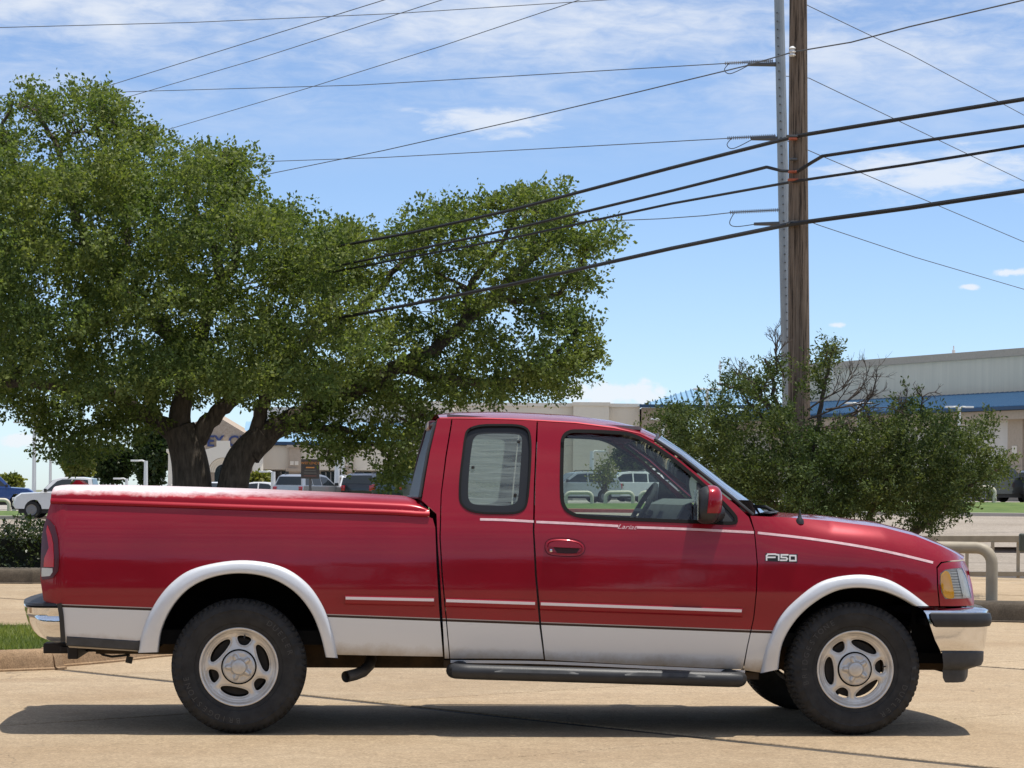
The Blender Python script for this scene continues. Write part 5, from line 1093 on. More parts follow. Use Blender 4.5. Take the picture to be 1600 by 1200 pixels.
sh = [uz(x, y, 0.30) for x, y in ((1424, 944), (1476, 944), (1478, 1030), (1440, 1034), (1424, 1000))]; mb = MB(); mb.poly([(p[0], 0.30, p[1]) for p in sh]); mirrored(mb.build('splash_shield', DARK, truck)); mb = MB(); mb.box(uz(1425, 950, 0.4)[0], uz(1518, 950, 0.4)[0], 0.06, WID-0.06, 0.63, 0.67); mb.build('sun_leak_plate', DARK, truck)  # last box: hidden plate added to stop sun leaking in above the bumper
mb = MB(); mb.box(U95, 3.2, 0.12, WID-0.12, 0.50, 0.58); mb.build('floor_pan', DARK, truck)
mb = MB(); mb.box(1.15, 2.4, WID-0.62, WID-0.25, 0.36, 0.52); mb.build('fuel_tank', DARK, truck, False, 0.04)
mb = MB(); mb.tube([(wc_r[0], 0.25, TR), (wc_r[0], WID-0.25, TR)], 0.05, 12); mb.lathe([(0.03, -0.18), (0.13, -0.1), (0.16, 0), (0.13, 0.1), (0.03, 0.18)], (wc_r[0], WID/2, TR), 'y', 20); mb.build('rear_axle', DARK, truck, True)
mb = MB(); mb.tube([(wc_f[0], 0.25, TR), (wc_f[0], WID-0.25, TR)], 0.045, 12); mb.box(wc_f[0]-0.25, wc_f[0]+0.3, 0.5, WID-0.5, 0.33, 0.42); mb.box(wc_f[0]+0.3, wc_f[0]+0.7, 0.25, WID-0.25, 0.40, 0.46); mb.build('front_suspension', DARK, truck)
mb = MB(); mb.lathe([(0.19, -0.1), (0.30, -0.115), (0.36, -0.09), (0.37, 0), (0.36, 0.09), (0.30, 0.115), (0.19, 0.1), (0.19, -0.1)], (wc_r[0]-0.75, WID/2, 0.58), 'z', 40); mb.build('spare_tyre', RUBBER, truck, True)
ep = [uz(580, 1030, 0.34), uz(577, 1040, 0.30), uz(567, 1050, 0.24), uz(555, 1054.5, 0.19), uz(540, 1058, 0.13)]; vs = (0.42, 0.34, 0.27, 0.21, 0.15)
pts = [Vector((p[0], v, p[1])) for p, v in zip(ep, vs)]
mb = MB(); mb.tube(pts, 0.033, 16, cap=False); mb.tube([pts[-1]+(pts[-1]-pts[-2])*0.001, pts[-2]], 0.026, 16, cap=False); mb.poly([pts[-2]+Vector((0, 0.026*math.cos(t), 0.026*math.sin(t))) for t in np.linspace(0, 6.28, 12, endpoint=False)]); mb.build('exhaust_pipe', mat('exhaust_steel', (0.16, 0.15, 0.14), 0.5, 0.6, var=0.3), truck, True)
h = uz(66, 1006, 0.85); h2 = uz(118, 1022, 0.85); mb = MB(); mb.box(h[0], h[0]+0.15, 0.90, 1.08, h2[1], h[1]); mb.box(h[0]+0.1, h2[0]+0.2, 0.88, 1.10, h2[1]+0.012, h2[1]+0.045); mb.box(h2[0], h2[0]+0.06, 0.4, WID-0.4, h2[1], h2[1]+0.07)
hitch = mb.build('tow_hitch', mat('hitch_black', (0.014, 0.010, 0.010), 0.6, var=0.3), truck, False, 0.006)
mb = MB(); c0 = uz(150, 1015, 0.5); c1 = uz(175, 1026, 0.5); c2 = uz(203, 1023, 0.5); mb.tube([(c0[0], 0.5, c0[1]), (c0[0]+0.04, 0.5, c0[1]-0.03), (c1[0], 0.5, c1[1]), (c2[0], 0.5, c2[1])], 0.007, 8)
e = uz(202, 1031, 0.5); mb.obox((e[0], 0.5, e[1]), (0.018, 0, -0.004), (0, 0.02, 0), (0.004, 0, 0.018)); mb.build('trailer_plug', BLACKP, hitch)
# ---- cabin
ia, ib = S3(694, 820, 0.07), S3(1172, 835, 0.07)
dp = panel('door_trim', [(700, 815), (840, 816), (1000, 818), (1165, 824), (1170, 1020), (860, 1018), (705, 1018)], [], INTG, truck, off=0.07, flange=0, step=0.1, mirror=True)
mb = MB(); d0 = uz(1040, 783, 0.9); mb.grid([[(x, v, z) for x, z in ((ib.x+0.10, 0.7), (d0[0]-0.0, 0.75), (d0[0]-0.05, d0[1]-0.14), (d0[0]+0.01, d0[1]-0.02), (d0[0]+0.10, d0[1]+0.015), (ib.x+0.15, d0[1]+0.01))] for v in np.linspace(0.12, WID-0.12, 9)]); mb.build('dashboard', INTG, truck, True)
st = uz(1000, 786, 1.42); c = Vector((st[0], 1.42, st[1]-0.05)); ax = Vector((-0.86, 0, 0.5)).normalized(); e1 = Vector((0, 1, 0)); e2 = ax.cross(e1); mb = MB()
ring = [c+(e1*math.cos(t)+e2*math.sin(t))*0.19 for t in np.linspace(0, 2*math.pi, 33)]; mb.tube(ring, 0.016, 8, cap=False); mb.tube([c-e1*0.19, c+e1*0.19], 0.018, 6); mb.tube([c-ax*0.01, c-ax*0.5], 0.04, 8); mb.build('steering_wheel', INTD, truck, True)
for v in (0.52, 1.44):
    mb = MB(); bz = uz(900, 806, v)[1]; bu = uz(905, 806, v)[0]
    mb.obox((bu+0.22, v, 0.88), (0.26, 0, 0.02), (0, 0.25, 0), (-0.01, 0, 0.09)); mb.obox((bu-0.10, v, (0.9+bz)/2-0.01), (0.06, 0, 0.01), (0, 0.24, 0), (-0.06, 0, (bz-0.9)/2)); mb.build('seat', INTD, truck, True, 0.03, 3)
mb = MB(); mb.obox((0.5*(bk[0].x+RE[-1].x), WID/2, RE[3].z-0.015), (0.5*(RE[-1].x-bk[0].x)-0.06, 0, -0.03), (0, WID/2-0.34, 0), (0, 0, 0.01)); mb.build('headliner', INTG, truck)
mb = MB(); mb.box(ia.x, ib.x+0.1, 0.1, WID-0.1, 0.58, 0.62); mb.build('cabin_floor', INTD, truck)
mc = uz(1015, 700, 0.99); mb = MB(); mb.obox((mc[0]+0.12, 0.99, mc[1]-0.03), (0.02, 0, 0), (0, 0.12, 0), (0, 0, 0.03)); mb.build('rear_view_mirror', BLACKP, truck, True, 0.01)
# ------------------------------------------------------------------ poles, cables
m, nt, N, L, b = nodes('weathered_pole_wood'); WOOD = m
tc = N.new('ShaderNodeTexCoord'); mp = N.new('ShaderNodeMapping'); mp.inputs['Scale'].default_value = (24, 24, 0.8); L.new(tc.outputs['Object'], mp.inputs[0])
n1 = N.new('ShaderNodeTexNoise'); n1.inputs['Scale'].default_value = 1.6; n1.inputs['Detail'].default_value = 9; n1.inputs['Roughness'].default_value = 0.7; L.new(mp.outputs[0], n1.inputs['Vector'])
cr = N.new('ShaderNodeValToRGB'); L.new(n1.outputs[0], cr.inputs[0]); e = cr.color_ramp.elements; e[0].position = 0.40; e[0].color = (0.040, 0.027, 0.018, 1); e[1].position = 0.66; e[1].color = (0.27, 0.205, 0.15, 1); x = e.new(0.47); x.color = (0.16, 0.115, 0.08, 1)
L.new(cr.outputs[0], b.inputs['Base Color']); b.inputs['Roughness'].default_value = 0.95; bp = N.new('ShaderNodeBump'); bp.inputs['Strength'].default_value = 0.9; bp.inputs['Distance'].default_value = 0.03; L.new(n1.outputs[0], bp.inputs['Height']); L.new(bp.outputs[0], b.inputs['Normal'])
GALV = mat('galvanised_steel', (0.33, 0.345, 0.35), 0.55, 0.55, var=0.14, scale=3, stretch=(2, 2, 0.5)); CABLE = mat('black_cable_sheath', (0.008, 0.008, 0.009), 0.6); WIRE = mat('bare_line', (0.10, 0.105, 0.11), 0.6, 0.3); ORANGE = mat('orange_guard', (0.42, 0.10, 0.045), 0.6); PORC = mat('white_porcelain', (0.7, 0.7, 0.68), 0.25); HARD = mat('dull_hardware', (0.12, 0.12, 0.12), 0.5, 0.6)
PY = 36.5
pb = W(1248, 910, PY); pole = empty('utility_pole', (pb.x, PY, 0)); tag(pole, 'rough brown wooden utility pole rising out of the juniper', 'utility pole'); PO = Vector(pole.location)
ptop = W(1246.5, -180, PY)-PO; mb = MB(); ks = 24; base_ = W(1249, 935, PY)-PO; base_.z = 0; rowsP = []
for i in range(ks+1):
    t = i/ks; p = base_.lerp(ptop, t); r_ = (19.2-6.0*t)*PY/FPX*0.97; rowsP.append([(p.x+r_*(1+0.02*math.sin(3*a+9*t))*math.cos(a), p.y+r_*math.sin(a), p.z) for a in np.linspace(0, 2*math.pi, 28, endpoint=False)])
mb.grid(rowsP, cv=True); mb.build('shaft', WOOD, pole, True)
def LP(px, py, dy=-0.17): return W(px, py, PY+dy)-PO
for y, w_, m_, nm in ((213, 15, HARD, 'cable_clamp'), (217, 9, ORANGE, 'cable_guard'), (268.5, 10, ORANGE, 'cable_guard'), (281, 11, ORANGE, 'cable_guard'), (249, 8, HARD, 'bracket'), (347, 10, HARD, 'cable_clamp'), (349, 14, HARD, 'bracket')):
    mb = MB(); c = LP(1239, y); mb.obox(c, (w_*PY/FPX*0.72, 0, 0.0), (0, 0.05, 0), (0, 0, 1.6*PY/FPX)); mb.build(nm, m_, pole, True, 0.005)
mb = MB(); c = LP(1238, 80, -0.22); mb.lathe([(0.02, -0.08), (0.055, -0.06), (0.03, -0.03), (0.055, -0.01), (0.03, 0.02), (0.055, 0.04), (0.02, 0.07)], c, 'z', 12); mb.build('insulator', PORC, pole, True)
SY = 66.0
sp_ = W(1228, 900, SY); st_ = empty('steel_pole', (sp_.x, SY, 0)); tag(st_, 'grey tapered steel transmission pole directly behind the wooden pole', 'utility pole'); SO = Vector(st_.location)
s0 = W(1236, 890, SY)-SO; s0.z = 0; s1 = W(1214, -150, SY)-SO; mb = MB(); P = []
for i in range(13):
    t = i/12; p = s0.lerp(s1, t); r_ = (9.6-2.2*t)*SY/FPX; P.append([(p.x+r_*math.cos(a), p.y+r_*math.sin(a), p.z) for a in np.linspace(0, 2*math.pi, 12, endpoint=False)])
mb.grid(P, cv=True); mb.build('shaft', GALV, st_)
def LS(px, py, dy=0.0): return W(px, py, SY+dy)-SO
mb = MB()
for k in range(40):
    c = LS(1214+k*0.42, 20+k*13, -0.17); mb.obox(c, (0.02, 0, 0), (0, 0.03, 0), (0, 0, 0.012))
mb.build('climbing_studs', HARD, st_)
for k, (xa, ya, xb_) in enumerate(((1168, 101, 1212), (1173, 217, 1216), (1178, 350, 1220))):
    mb = MB(); mb.tube([LS(xb_, ya-0.5), LS(xa, ya)], [3.6*SY/FPX, 2.4*SY/FPX], 8); mb.build('arm', HARD, st_, True)
    yy = (95, 212, 328)[k]; x0_ = (1132, 1136, 1140)[k]; mb = MB(); a_, b_ = LS(x0_, yy+4), LS(1208+k*4, yy)
    mb.tube([a_, b_], 0.016, 6); nd = 26
    for q in range(nd): c = a_.lerp(b_, (q+0.5)/nd); dv = (b_-a_).normalized(); mb.tube([c-dv*0.010, c+dv*0.010], 0.048, 8)
    mb.build('insulator_string', mat('grey_insulator', (0.20, 0.21, 0.23), 0.4), st_, True)
    mb = MB(); mb.tube([Vector(p) for p in cat_rom([LS(x0_+8, yy+3), LS(x0_, yy+(14 if k < 2 else 20)), LS(x0_+10, yy+(20 if k < 2 else 26)), LS(xa+4, ya)], 6)], 0.012, 6); mb.build('jumper_loop', WIRE, st_, True)
def cable(name, pts, r, m_, label, sag=0.0, group=None):
    P = [W(*p) for p in pts]; out = []
    for a_, b_ in zip(P[:-1], P[1:]):
        for i in range(16):
            t = i/16; q = a_.lerp(b_, t); q.z -= sag*4*t*(1-t); out.append(q)
    out.append(P[-1]); o0 = out[0].copy(); mb = MB(); mb.tube([p-o0 for p in out], r, 6); o = mb.build(name, m_, None, True); o.location = o0; tag(o, label, 'cable', group or 'overhead lines'); return o
PYf = PY-0.2
cable('overhead_cable', [(1700, 137.5, 31.5), (1600, 155, 33), (1420, 184, 34.6), (1248, 212, PYf), (1050, 262, 41), (800, 328, 46), (640, 364, 49.5), (500, 390, 53), (250, 440, 70)], 0.030, CABLE, 'highest of the thick black cables crossing the wooden pole', 0)
cable('overhead_cable', [(1700, 181, 31.5), (1600, 197, 33), (1430, 222, 34.6), (1285, 244, 35.6), (1268, 254, 36.0), (1246, 268, PYf), (1222, 267, 36.8), (1198, 261, 37.2), (1050, 298, 41), (800, 358, 46), (640, 392, 49.5), (530, 415, 52.5), (250, 470, 70)], 0.025, CABLE, 'second black cable, dipping to an orange guard at the pole', 0)
cable('overhead_cable', [(1700, 213, 31.5), (1600, 228, 33), (1420, 257, 34.6), (1244, 283, PYf), (1050, 318, 41), (800, 372, 46), (640, 402, 49.5), (530, 423, 52.5), (250, 478, 70)], 0.021, CABLE, 'third and thinnest black cable crossing the wooden pole', 0)
cable('overhead_cable', [(1700, 283, 31.5), (1600, 298, 33), (1420, 325, 34.6), (1236, 350, PYf), (1050, 388, 41), (800, 444, 46), (640, 476, 49.5), (500, 502, 53.0), (250, 550, 70)], 0.034, CABLE, 'lowest and thickest black cable, running into the oak crown', 0)
T2 = 0.010
cable('power_line', [(1240, 81, PYf), (1165, 103, 38.5), (1000, 143, 43), (800, 190, 49), (600, 235, 56), (390, 278, 65), (200, 315, 75)], T2, WIRE, 'thin line running from the wooden pole insulator down left to the oak')
cable('power_line', [(1240, 81, PYf), (1330, 66, 35.5), (1420, 42, 34.5), (1600, 0, 33), (1700, -25, 32)], T2, WIRE, 'thin line rising right from the wooden pole insulator')
for pts, lab in (([(-100, 47, 80), (0, 43, 80), (300, 35, 80), (620, 21, 80), (945, 0, 80), (1100, -12, 80)], 'topmost nearly level thin line across the upper left sky'),
                 ([(-60, 205, 110), (0, 183, 105), (150, 140, 96), (330, 84, 86), (600, 0, 74), (700, -32, 70)], 'leftmost steep thin line above the oak top'),
                 ([(60, 185, 110), (205, 150, 104), (400, 93, 93), (690, 0, 78), (790, -35, 74)], 'middle steep thin line rising above the oak top'),
                 ([(120, 235, 115), (260, 203, 108), (480, 138, 96), (690, 72, 86), (905, 0, 76), (1000, -34, 72)], 'right steep thin line rising out of the oak crown'),
                 ([(1136, 99, SY), (1000, 107, 69), (800, 119, 73), (560, 133, 80), (210, 143, 92), (60, 148, 98), (-60, 150, 103)], 'thin conductor running left from the top steel arm'),
                 ([(1140, 216, SY), (1000, 224, 69), (800, 235, 74), (600, 246, 80), (370, 254, 90), (150, 258, 100)], 'thin conductor running left from the middle steel arm'),
                 ([(1144, 332, SY), (1100, 337, 67), (1030, 342, 69), (950, 345, 71), (800, 350, 76)], 'thin conductor running left from the lowest steel arm')):
    cable('power_line', pts, 0.013, WIRE, lab)
for pts, lab in (([(1216, 118, SY), (1264, 122, 67), (1400, 187, 72), (1600, 283, 80), (1700, 330, 84)], 'thin line dropping right from below the pole insulator'),
                 ([(1212, -20, SY), (1265, 10, 67), (1420, 84, 72), (1600, 180, 80), (1700, 232, 84)], 'highest thin line dropping right across the upper right corner'),
                 ([(1218, 215, SY), (1275, 240, 67), (1430, 306, 73), (1600, 378, 80), (1700, 420, 84)], 'thin line dropping right from the middle of the steel pole'),
                 ([(1222, 330, SY), (1280, 352, 67), (1430, 402, 73), (1600, 452, 80), (1700, 480, 84)], 'lowest thin line dropping right across the open sky')):
    cable('power_line', pts, 0.011, WIRE, lab)

# ------------------------------------------------------------------ pipe rails
PIPE = mat('tan_painted_pipe', (0.34, 0.29, 0.21), 0.55, var=0.12, scale=6); PIPEW = mat('cream_painted_pipe', (0.60, 0.55, 0.43), 0.5, var=0.08)
def hoop(name, label, a, b, h, r, m_, group=None, n=14):
    a, b = Vector(a), Vector(b); d = (b-a).normalized(); R_ = min(r*2.6, h*0.45); pts = [a]
    up = Vector((0, 0, 1))
    for t in np.linspace(0, math.pi/2, 7): pts.append(a+up*(h-R_)+up*R_*math.sin(t)+d*R_*(1-math.cos(t)))
    for t in np.linspace(0, math.pi/2, 7): pts.append(b+up*(h-R_)+up*R_*math.cos(t)-d*R_*(1-math.sin(t)))
    pts.append(b); mb = MB(); mb.tube([p-a for p in pts], r, n); o = mb.build(name, m_, None, True); o.location = a; tag(o, label, 'pipe barrier', group or 'bent pipe barriers'); return o
ha = GP(1556, 940, 0.21)+Vector((0, 0.25, 0)); hoop('pipe_barrier', 'thick tan pipe hoop on the kerb in front of the bonnet', (ha.x, ha.y, 0.2), (ha.x-2.4, ha.y+0.9, 0.2), 0.60, 0.066, PIPE)
# railing along the far edge of the pavement
rail = empty('railing', (GP(1540, 905).x, 42, 0)); tag(rail, 'low tan pipe railing with posts beside the road at right', 'railing'); RO = Vector(rail.location)
r0, r1 = W(1400, 842, 42.5), W(1720, 842, 41.5); mb = MB(); mb.obox((r0+r1)/2-RO, (r1-r0)/2, (0, 0.03, 0), (0, 0, 0.055)); mb.build('top_rail', PIPE, rail, False, 0.008)
r0, r1 = W(1400, 896, 42.5), W(1720, 897, 41.5); mb = MB(); mb.obox((r0+r1)/2-RO, (r1-r0)/2, (0, 0.03, 0), (0, 0, 0.035)); mb.build('bottom_rail', PIPE, rail, False, 0.006)
for x_ in (1430, 1470, 1511, 1551, 1591, 1640, 1690):
    p = W(x_, 842, 42.0); mb = MB(); mb.box(p.x-0.025-RO.x, p.x+0.025-RO.x, -0.03, 0.02, 0.0 if x_ in (1511, 1430, 1640) else 0.03, p.z-0.05); mb.build('post', PIPE, rail)
p = W(1606, 848, 40.5); mb = MB(); mb.obox((0, 0, p.z), (0.14, 0, 0), (0, 0.06, 0), (0, 0, 0.15)); mb.tube([(0, 0, 0), (0, 0, p.z)], 0.04, 8); o = mb.build('marker_post', mat('dark_green_metal', (0.06, 0.07, 0.055), 0.5), None, False, 0.03); o.location = (p.x, p.y, 0); tag(o, 'dark green marker box on a post at the right edge', 'post')
for xa, xb_, yb, lab in ((884, 925, 790, 'left cream pipe hoop seen through the front door window'), (946, 989, 790, 'right cream pipe hoop seen through the front door window'), (1000, 1040, 789, 'cream pipe hoop hidden behind the steering wheel')):
    Yh = 131.0; a, b_ = W(xa, yb, Yh), W(xb_, yb, Yh); hoop('pipe_barrier', lab, (a.x, Yh, bx_(a.x)-0.05), (b_.x, Yh, bx_(b_.x)-0.05), 0.62, 0.10, PIPEW)
a = W(1554, 784, 131); hoop('pipe_barrier', 'cream pipe hoop on the grass bank at far right', (a.x, 131, bx_(a.x)-0.05), (a.x-1.6, 131.3, bx_(a.x)-0.05), 0.82, 0.10, PIPEW)
for xa, xb_, lab in ((-22, 14, 'cream pipe hoop in front of the blue pickup'), (22, 60, 'cream pipe hoop beside the white pickup wheel')):
    a, b_ = W(xa, 800, 131), W(xb_, 800, 131); hoop('pipe_barrier', lab, (a.x, 131, bx_(a.x)-0.05), (b_.x, 131, bx_(b_.x)-0.05), 0.62, 0.10, PIPEW)

# ------------------------------------------------------------------ parked cars
CARGL = mat('car_glass', (0.015, 0.02, 0.023), 0.06, spec=0.7); TYR = mat('car_tyre', (0.015, 0.015, 0.015), 0.8); HUB = mat('car_wheel_alloy', (0.20, 0.20, 0.20), 0.5, 0.4); LAMPR = mat('car_tail_lamp', (0.42, 0.01, 0.012), 0.2, coat=1); LAMPW = mat('car_head_lamp', (0.7, 0.7, 0.68), 0.15, coat=1); CARTRIM = mat('car_black_trim', (0.02, 0.02, 0.02), 0.6)
def carpaint(n, c, met=0.2): return mat('car_paint_'+n, c, 0.3, met, coat=1.0, var=0.03)
KIND = {
 'pickup': dict(L=5.9, W=2.0, wb=3.7, fo=0.95, wr=0.41, body=[(0.0, 0.55), (0.0, 1.18), (2.0, 1.22), (2.02, 1.25), (4.35, 1.22), (5.55, 1.16), (5.82, 0.98), (5.9, 0.6), (5.8, 0.45), (0.1, 0.45)], cab=[(2.05, 1.2), (2.2, 1.90), (2.6, 1.96), (3.55, 1.95), (3.95, 1.84), (4.55, 1.22)], wins=[[(2.27, 1.30), (2.36, 1.83), (3.02, 1.85), (3.02, 1.30)], [(3.12, 1.30), (3.12, 1.85), (3.55, 1.84), (3.80, 1.75), (4.28, 1.30)]]),
 'suv': dict(L=4.8, W=1.9, wb=2.85, fo=0.9, wr=0.37, body=[(0.03, 0.5), (0.0, 0.85), (0.06, 1.12), (3.45, 1.10), (4.45, 1.02), (4.72, 0.85), (4.8, 0.55), (4.7, 0.36), (0.12, 0.36)], cab=[(0.1, 1.1), (0.32, 1.62), (0.6, 1.72), (2.2, 1.74), (2.7, 1.66), (3.55, 1.1)], wins=[[(0.42, 1.16), (0.62, 1.58), (1.12, 1.62), (1.12, 1.16)], [(1.2, 1.16), (1.2, 1.62), (1.98, 1.63), (1.98, 1.16)], [(2.06, 1.16), (2.06, 1.63), (2.62, 1.58), (3.28, 1.16)]]),
 'sedan': dict(L=4.8, W=1.85, wb=2.8, fo=0.9, wr=0.34, body=[(0.03, 0.5), (0.0, 0.9), (0.5, 1.02), (3.5, 0.98), (4.4, 0.86), (4.72, 0.72), (4.8, 0.5), (4.7, 0.3), (0.12, 0.3)], cab=[(0.45, 1.0), (1.15, 1.40), (1.6, 1.46), (2.2, 1.45), (2.6, 1.38), (3.45, 0.98)], wins=[[(0.95, 1.05), (1.28, 1.33), (1.85, 1.38), (1.85, 1.05)], [(1.93, 1.05), (1.93, 1.38), (2.5, 1.33), (3.15, 1.05)]])}
def make_car(kind, pm, loc, rz, label, cat_, group=None, name=None):
    K = KIND[kind]; w2 = K['W']/2; root = empty(name or {'pickup': 'parked_pickup', 'suv': 'parked_suv', 'sedan': 'parked_sedan'}[kind], loc, rz); tag(root, label, cat_, group or 'vehicles parked on the dealer lot'); xo = K['L']/2
    fx = K['L']-K['fo']; rx = fx-K['wb']; wr = K['wr']; ar = wr*1.16
    prof = K['body'][:-2]; last = K['body'][-2:]; zb_ = last[0][1]; low = [last[0]]
    for cx in (fx, rx):
        a0 = math.asin(min(1, (wr-zb_)/ar)) if wr > zb_ else -math.asin((zb_-wr)/ar)
        for t in np.linspace(-a0 if wr > zb_ else -a0, math.pi+a0, 9):
            low.append((cx+ar*math.cos(t), max(zb_, wr+ar*math.sin(t))))
    prof = prof+low+[last[1]]; cz = 0.7; mb = MB(); rows = []
    for y, s, dz in ((-w2, 0.985, 0), (-w2*0.985, 0.995, 0), (-w2*0.93, 1.0, 0.006), (-w2*0.5, 1.0, 0.03), (0, 1.0, 0.04), (w2*0.5, 1.0, 0.03), (w2*0.93, 1.0, 0.006), (w2*0.985, 0.995, 0), (w2, 0.985, 0)):
        ex_ = 0.10*(y/w2)**4
        rows.append([((x-xo)*s-(ex_ if x > K['L']*0.8 else (-ex_*0.5 if x < K['L']*0.1 else 0)), y, (z-cz)*s+cz+(dz if z > 0.8 else 0)) for x, z in prof])
    mb.grid(rows, cv=True); mb.poly(rows[0], True); mb.poly(rows[-1]); body = mb.build('body', pm, root, True)
    mb = MB(); zc0 = K['cab'][0][1]; ztop = max(z for _, z in K['cab']); rows = []
    def cw_(z): return w2*(0.95-0.20*max(0, (z-zc0)/(ztop-zc0)))
    for s in (-1, -0.96, -0.85, 0, 0.85, 0.96, 1):
        rows.append([(x-xo, s*cw_(z), z-(0.03 if abs(s) == 1 and z > zc0+0.1 else 0.008 if abs(s) == 0.96 and z > zc0+0.1 else 0)) for x, z in K['cab']])
    mb.grid(rows); mb.poly(rows[0], True); mb.poly(rows[-1]); cab = mb.build('cab', pm, root, True)
    for wv in K['wins']:
        for s in (-1, 1):
            mb = MB(); mb.poly([(x-xo, s*(cw_(z)+0.012), z) for x, z in wv]); mb.build('side_window', CARGL, cab)
    c_ = K['cab']
    for (x0, z0), (x1, z1), nm, sg in ((c_[-1], c_[-2], 'windscreen', 1), (c_[0], c_[1], 'rear_window', -1)):
        q = lambda x, z, y: (x-xo+sg*0.012, y, z+0.012); a0, a1 = (x0+(x1-x0)*0.12, z0+(z1-z0)*0.12), (x0+(x1-x0)*0.94, z0+(z1-z0)*0.94)
        mb = MB(); mb.poly([q(*a0, -cw_(a0[1])*0.9), q(*a0, cw_(a0[1])*0.9), q(*a1, cw_(a1[1])*0.88), q(*a1, -cw_(a1[1])*0.88)]); mb.build(nm, CARGL, cab)
    for cx in (fx, rx):
        for s in (-1, 1):
            o = bpy.data.objects.new('wheel', None); COL.objects.link(o); o.parent = root; o.location = (cx-xo, s*(w2-0.13), wr)
            mb = MB(); mb.lathe([(wr*0.62, -0.125), (wr*0.93, -0.13), (wr, -0.09), (wr, 0.09), (wr*0.93, 0.13), (wr*0.62, 0.125)], (0, 0, 0), 'y', 24); mb.build('tyre', TYR, o, True)
            mb = MB(); mb.lathe([(0.01, s*0.10), (wr*0.2, s*0.10), (wr*0.5, s*0.085), (wr*0.64, s*0.125)], (0, 0, 0), 'y', 20)
            mb.build('rim', HUB, o, True)
    for s in (-1, 1):
        mb = MB(); mb.obox((-xo+0.05, s*(w2-0.14), zc0-0.16), (0.06, 0, 0), (0, 0.10, 0), (0, 0, 0.14)); mb.build('tail_lamp', LAMPR, root, True, 0.02)
        mb = MB(); mb.obox((xo-0.15, s*(w2-0.25), zc0-0.30), (0.12, 0, 0), (0, 0.18, 0), (0, 0, 0.08)); mb.build('head_lamp', LAMPW, root, True, 0.02)
        mb = MB(); mx_ = c_[-1][0]-xo-0.25; mb.obox((mx_, s*(w2+0.05), zc0+0.12), (0.06, 0, 0), (0, 0.09, 0), (0, 0, 0.08)); mb.build('door_mirror', CARTRIM, root, True, 0.02)
    mb = MB(); mb.box(-xo-0.02, -xo+0.12, -w2*0.9, w2*0.9, 0.42, 0.62); mb.build('rear_bumper', CARTRIM if kind == 'suv' else HUB, root, True, 0.03)
    mb = MB(); mb.box(xo-0.14, xo+0.015, -w2*0.85, w2*0.85, 0.42, 0.60); mb.build('front_bumper', CARTRIM, root, True, 0.03)
    if kind == 'suv':
        for s in (-1, 1):
            mb = MB(); mb.tube([(-xo+0.7, s*0.62, 1.72), (-xo+0.8, s*0.62, 1.79), (-xo+2.2, s*0.62, 1.80), (-xo+2.3, s*0.62, 1.74)], 0.025, 6); mb.build('roof_rail', CARTRIM, cab, True)
    mb = MB(); mb.box(-xo+0.3, xo-0.3, -w2*0.8, w2*0.8, 0.25, 0.5); mb.build('underside', CARTRIM, root)
    return root
WHT, SLV, BLK, BLU, GRY, DGR = carpaint('white', (0.72, 0.72, 0.71), 0), carpaint('silver', (0.40, 0.41, 0.42), 0.5), carpaint('black', (0.012, 0.012, 0.013)), carpaint('blue', (0.012, 0.055, 0.22)), carpaint('grey', (0.13, 0.135, 0.14), 0.3), carpaint('dark_green', (0.03, 0.05, 0.045))
def at(px, Y, ground): x = W(px, 770, Y).x; return (x, Y, ground(x))
gr_ = lambda x: gx(x)+0.012
make_car('pickup', WHT, at(122, 119.0, gr_), math.pi, 'white crew cab pickup behind the left end of the bed cover', 'pickup truck')
make_car('pickup', BLU, at(-30, 140, bx_), 0.25, 'blue pickup cut off by the left edge of the picture', 'pickup truck')
make_car('sedan', WHT, at(345, 141, bx_), R(85), 'white car roof showing between the two oak trunks', 'car')
make_car('sedan', WHT, at(396, 145, bx_), R(170), 'white car roof just right of the oak trunk', 'car')
make_car('suv', SLV, at(487, 135, bx_), R(62), 'silver car with rear spoiler behind the brown sign post', 'car')
make_car('suv', WHT, at(548, 146, bx_), R(100), 'white car beside the white lamp posts', 'car')
make_car('suv', BLK, at(585, 137, bx_), R(70), 'black car with tailgate towards us, left of the dark sport utility', 'car')
make_car('suv', DGR, at(640, 134, bx_), R(62), 'dark sport utility with red tail lamp beside the cab back', 'car')
make_car('suv', SLV, at(900, 140, bx_), R(200), 'silver car behind the left pipe hoop in the door window', 'car')
make_car('suv', WHT, at(972, 141, bx_), R(195), 'white car behind the right pipe hoop in the door window', 'car')
make_car('pickup', WHT, at(1030, 148, bx_), R(190), 'white pickup behind the steering wheel in the window view', 'pickup truck')
make_car('sedan', GRY, at(910, 150, bx_), R(185), 'grey car in the second row of the window view', 'car')
make_car('pickup', BLK, at(1548, 137, bx_), R(38), 'black pickup behind the pipe hoop at far right', 'pickup truck')
make_car('suv', BLK, at(1632, 139, bx_), R(60), 'black car cut off by the right edge', 'car')
make_car('suv', GRY, at(1100, 145, bx_), R(75), 'grey car behind the truck windscreen', 'car')

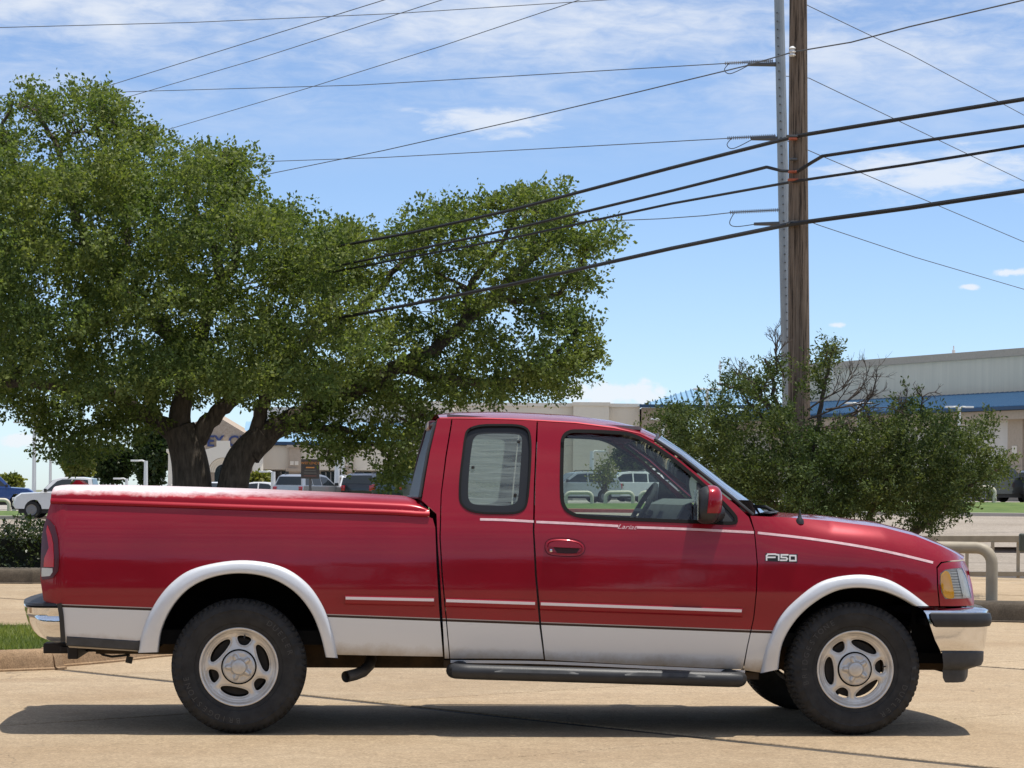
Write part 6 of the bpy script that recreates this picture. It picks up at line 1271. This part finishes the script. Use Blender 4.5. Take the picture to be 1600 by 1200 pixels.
# ------------------------------------------------------------------ lamp posts and sign
LPW = mat('white_lamp_post', (0.72, 0.72, 0.70), 0.5)
def lamp(px, py, Y, label, arms=(-1,), r=0.10, arm=0.9):
    t = W(px, py, Y); root = empty('lamp_post', (t.x, Y, 0)); tag(root, label, 'lamp post', 'white lamp posts of the car lot'); mb = MB(); mb.tube([(0, 0, 0), (0, 0, t.z*0.5), (0, 0, t.z)], [r*1.25, r*1.1, r*0.9], 10); mb.build('post', LPW, root, True)
    for s in arms:
        mb = MB(); mb.tube([(0, 0, t.z-0.08), (s*arm*0.5, 0, t.z+0.02), (s*arm, 0, t.z)], [0.06, 0.05, 0.05], 8); mb.build('arm', LPW, root, True)
        mb = MB(); mb.obox((s*(arm+0.2), 0, t.z), (0.24, 0, 0), (0, 0.15, 0), (0, 0, 0.05)); mb.build('lamp_head', LPW, root, True, 0.02)
lamp(54, 660, 150, 'tall white lamp post rising into the oak at far left', (-1, 1), 0.11, 0.8); lamp(79, 700, 190, 'white lamp post behind the white pickup hood', (1,), 0.10, 0.6)
lamp(228, 720, 150, 'white lamp post with one arm left of the oak trunk', (-1,), 0.12, 0.45); lamp(198, 748, 160, 'short white lamp post behind the bed cover', (-1,), 0.10, 0.4)
lamp(427, 737, 140, 'white lamp post with left arm in front of shop windows', (-1,), 0.13, 0.35); lamp(527, 700, 138, 'thick white lamp post right of the brown sign', (-1,), 0.14, 0.4); lamp(536, 690, 160, 'thin white lamp post paired with the thick one', (1,), 0.11, 0.4)
lamp(1342, 630, 150, 'white twin arm lamp post in front of the blue roof, left', (-1, 1), 0.10, 0.4); lamp(1499, 636, 150, 'white twin arm lamp post in front of the blue roof, right', (-1, 1), 0.10, 0.4); lamp(1036, 655, 150, 'white lamp post beside the windscreen top', (-1,), 0.10, 0.3)
lamp(1105, 608, 155, 'white lamp post at the hip of the blue roof', (1, -1), 0.10, 0.4); lamp(925, 705, 150, 'white lamp post seen through the front door window', (1,), 0.14, 0.4)
SYg = 118.0; a, b_ = W(470.5, 717, SYg), W(499, 748, SYg); sg = empty('roadside_sign', ((a.x+b_.x)/2, SYg, gx((a.x+b_.x)/2))); tag(sg, 'brown board sign with orange lettering on a grey post', 'sign'); so = Vector(sg.location)
mb = MB(); mb.box(a.x-so.x, b_.x-so.x, -0.05, 0.05, b_.z-so.z, a.z-so.z); bd = mb.build('board', mat('dark_brown_board', (0.055, 0.045, 0.037), 0.7, var=0.3, scale=3), sg, False, 0.02)
mb = MB(); mb.box(-0.06, 0.06, 0.06, 0.16, -0.2, a.z-so.z-0.2); mb.build('post', HARD, sg)
V, F = text_mesh('WEEKENDS', 0.165, 0, 0.006); mk('lettering', [(p[0], -0.065-p[2], a.z-so.z-0.20+p[1]) for p in V], F, mat('orange_lettering', (0.60, 0.24, 0.05), 0.6), bd)
for k, (w_, m_) in enumerate(((0.20, MATS['orange_lettering']), (0.26, mat('dull_sign_print', (0.12, 0.11, 0.09), 0.8)), (0.3, MATS['dull_sign_print']), (0.3, mat('reddish_sign_print', (0.16, 0.08, 0.06), 0.8)))):
    z = a.z-so.z-0.40-k*0.13; mb = MB(); mb.box(-w_, w_, -0.056, -0.05, z-0.028, z+0.028); mb.build('print_line', m_, bd)

# ------------------------------------------------------------------ the trees across the street behind the viewer, seen only in the paint
Cb, Db = [], []
for k in range(34):
    c = np.array([-62+k*3.7+rng.normal(0, 1), -34+rng.normal(0, 3), rng.uniform(2.0, 5.5)]); p, q = ell_points(c, np.array([3.2, 2.4, rng.uniform(2.0, 3.4)]), 130, 0.4); Cb.append(p); Db.append(q)
V, F = leaf_mesh(np.concatenate(Cb), np.concatenate(Db), 0.95, 0.42, 0.6, 3, up=0.3); o = mk('tree_line', V, F, FARL); tag(o, 'row of trees across the street reflected in the paint', 'trees', kind='stuff')
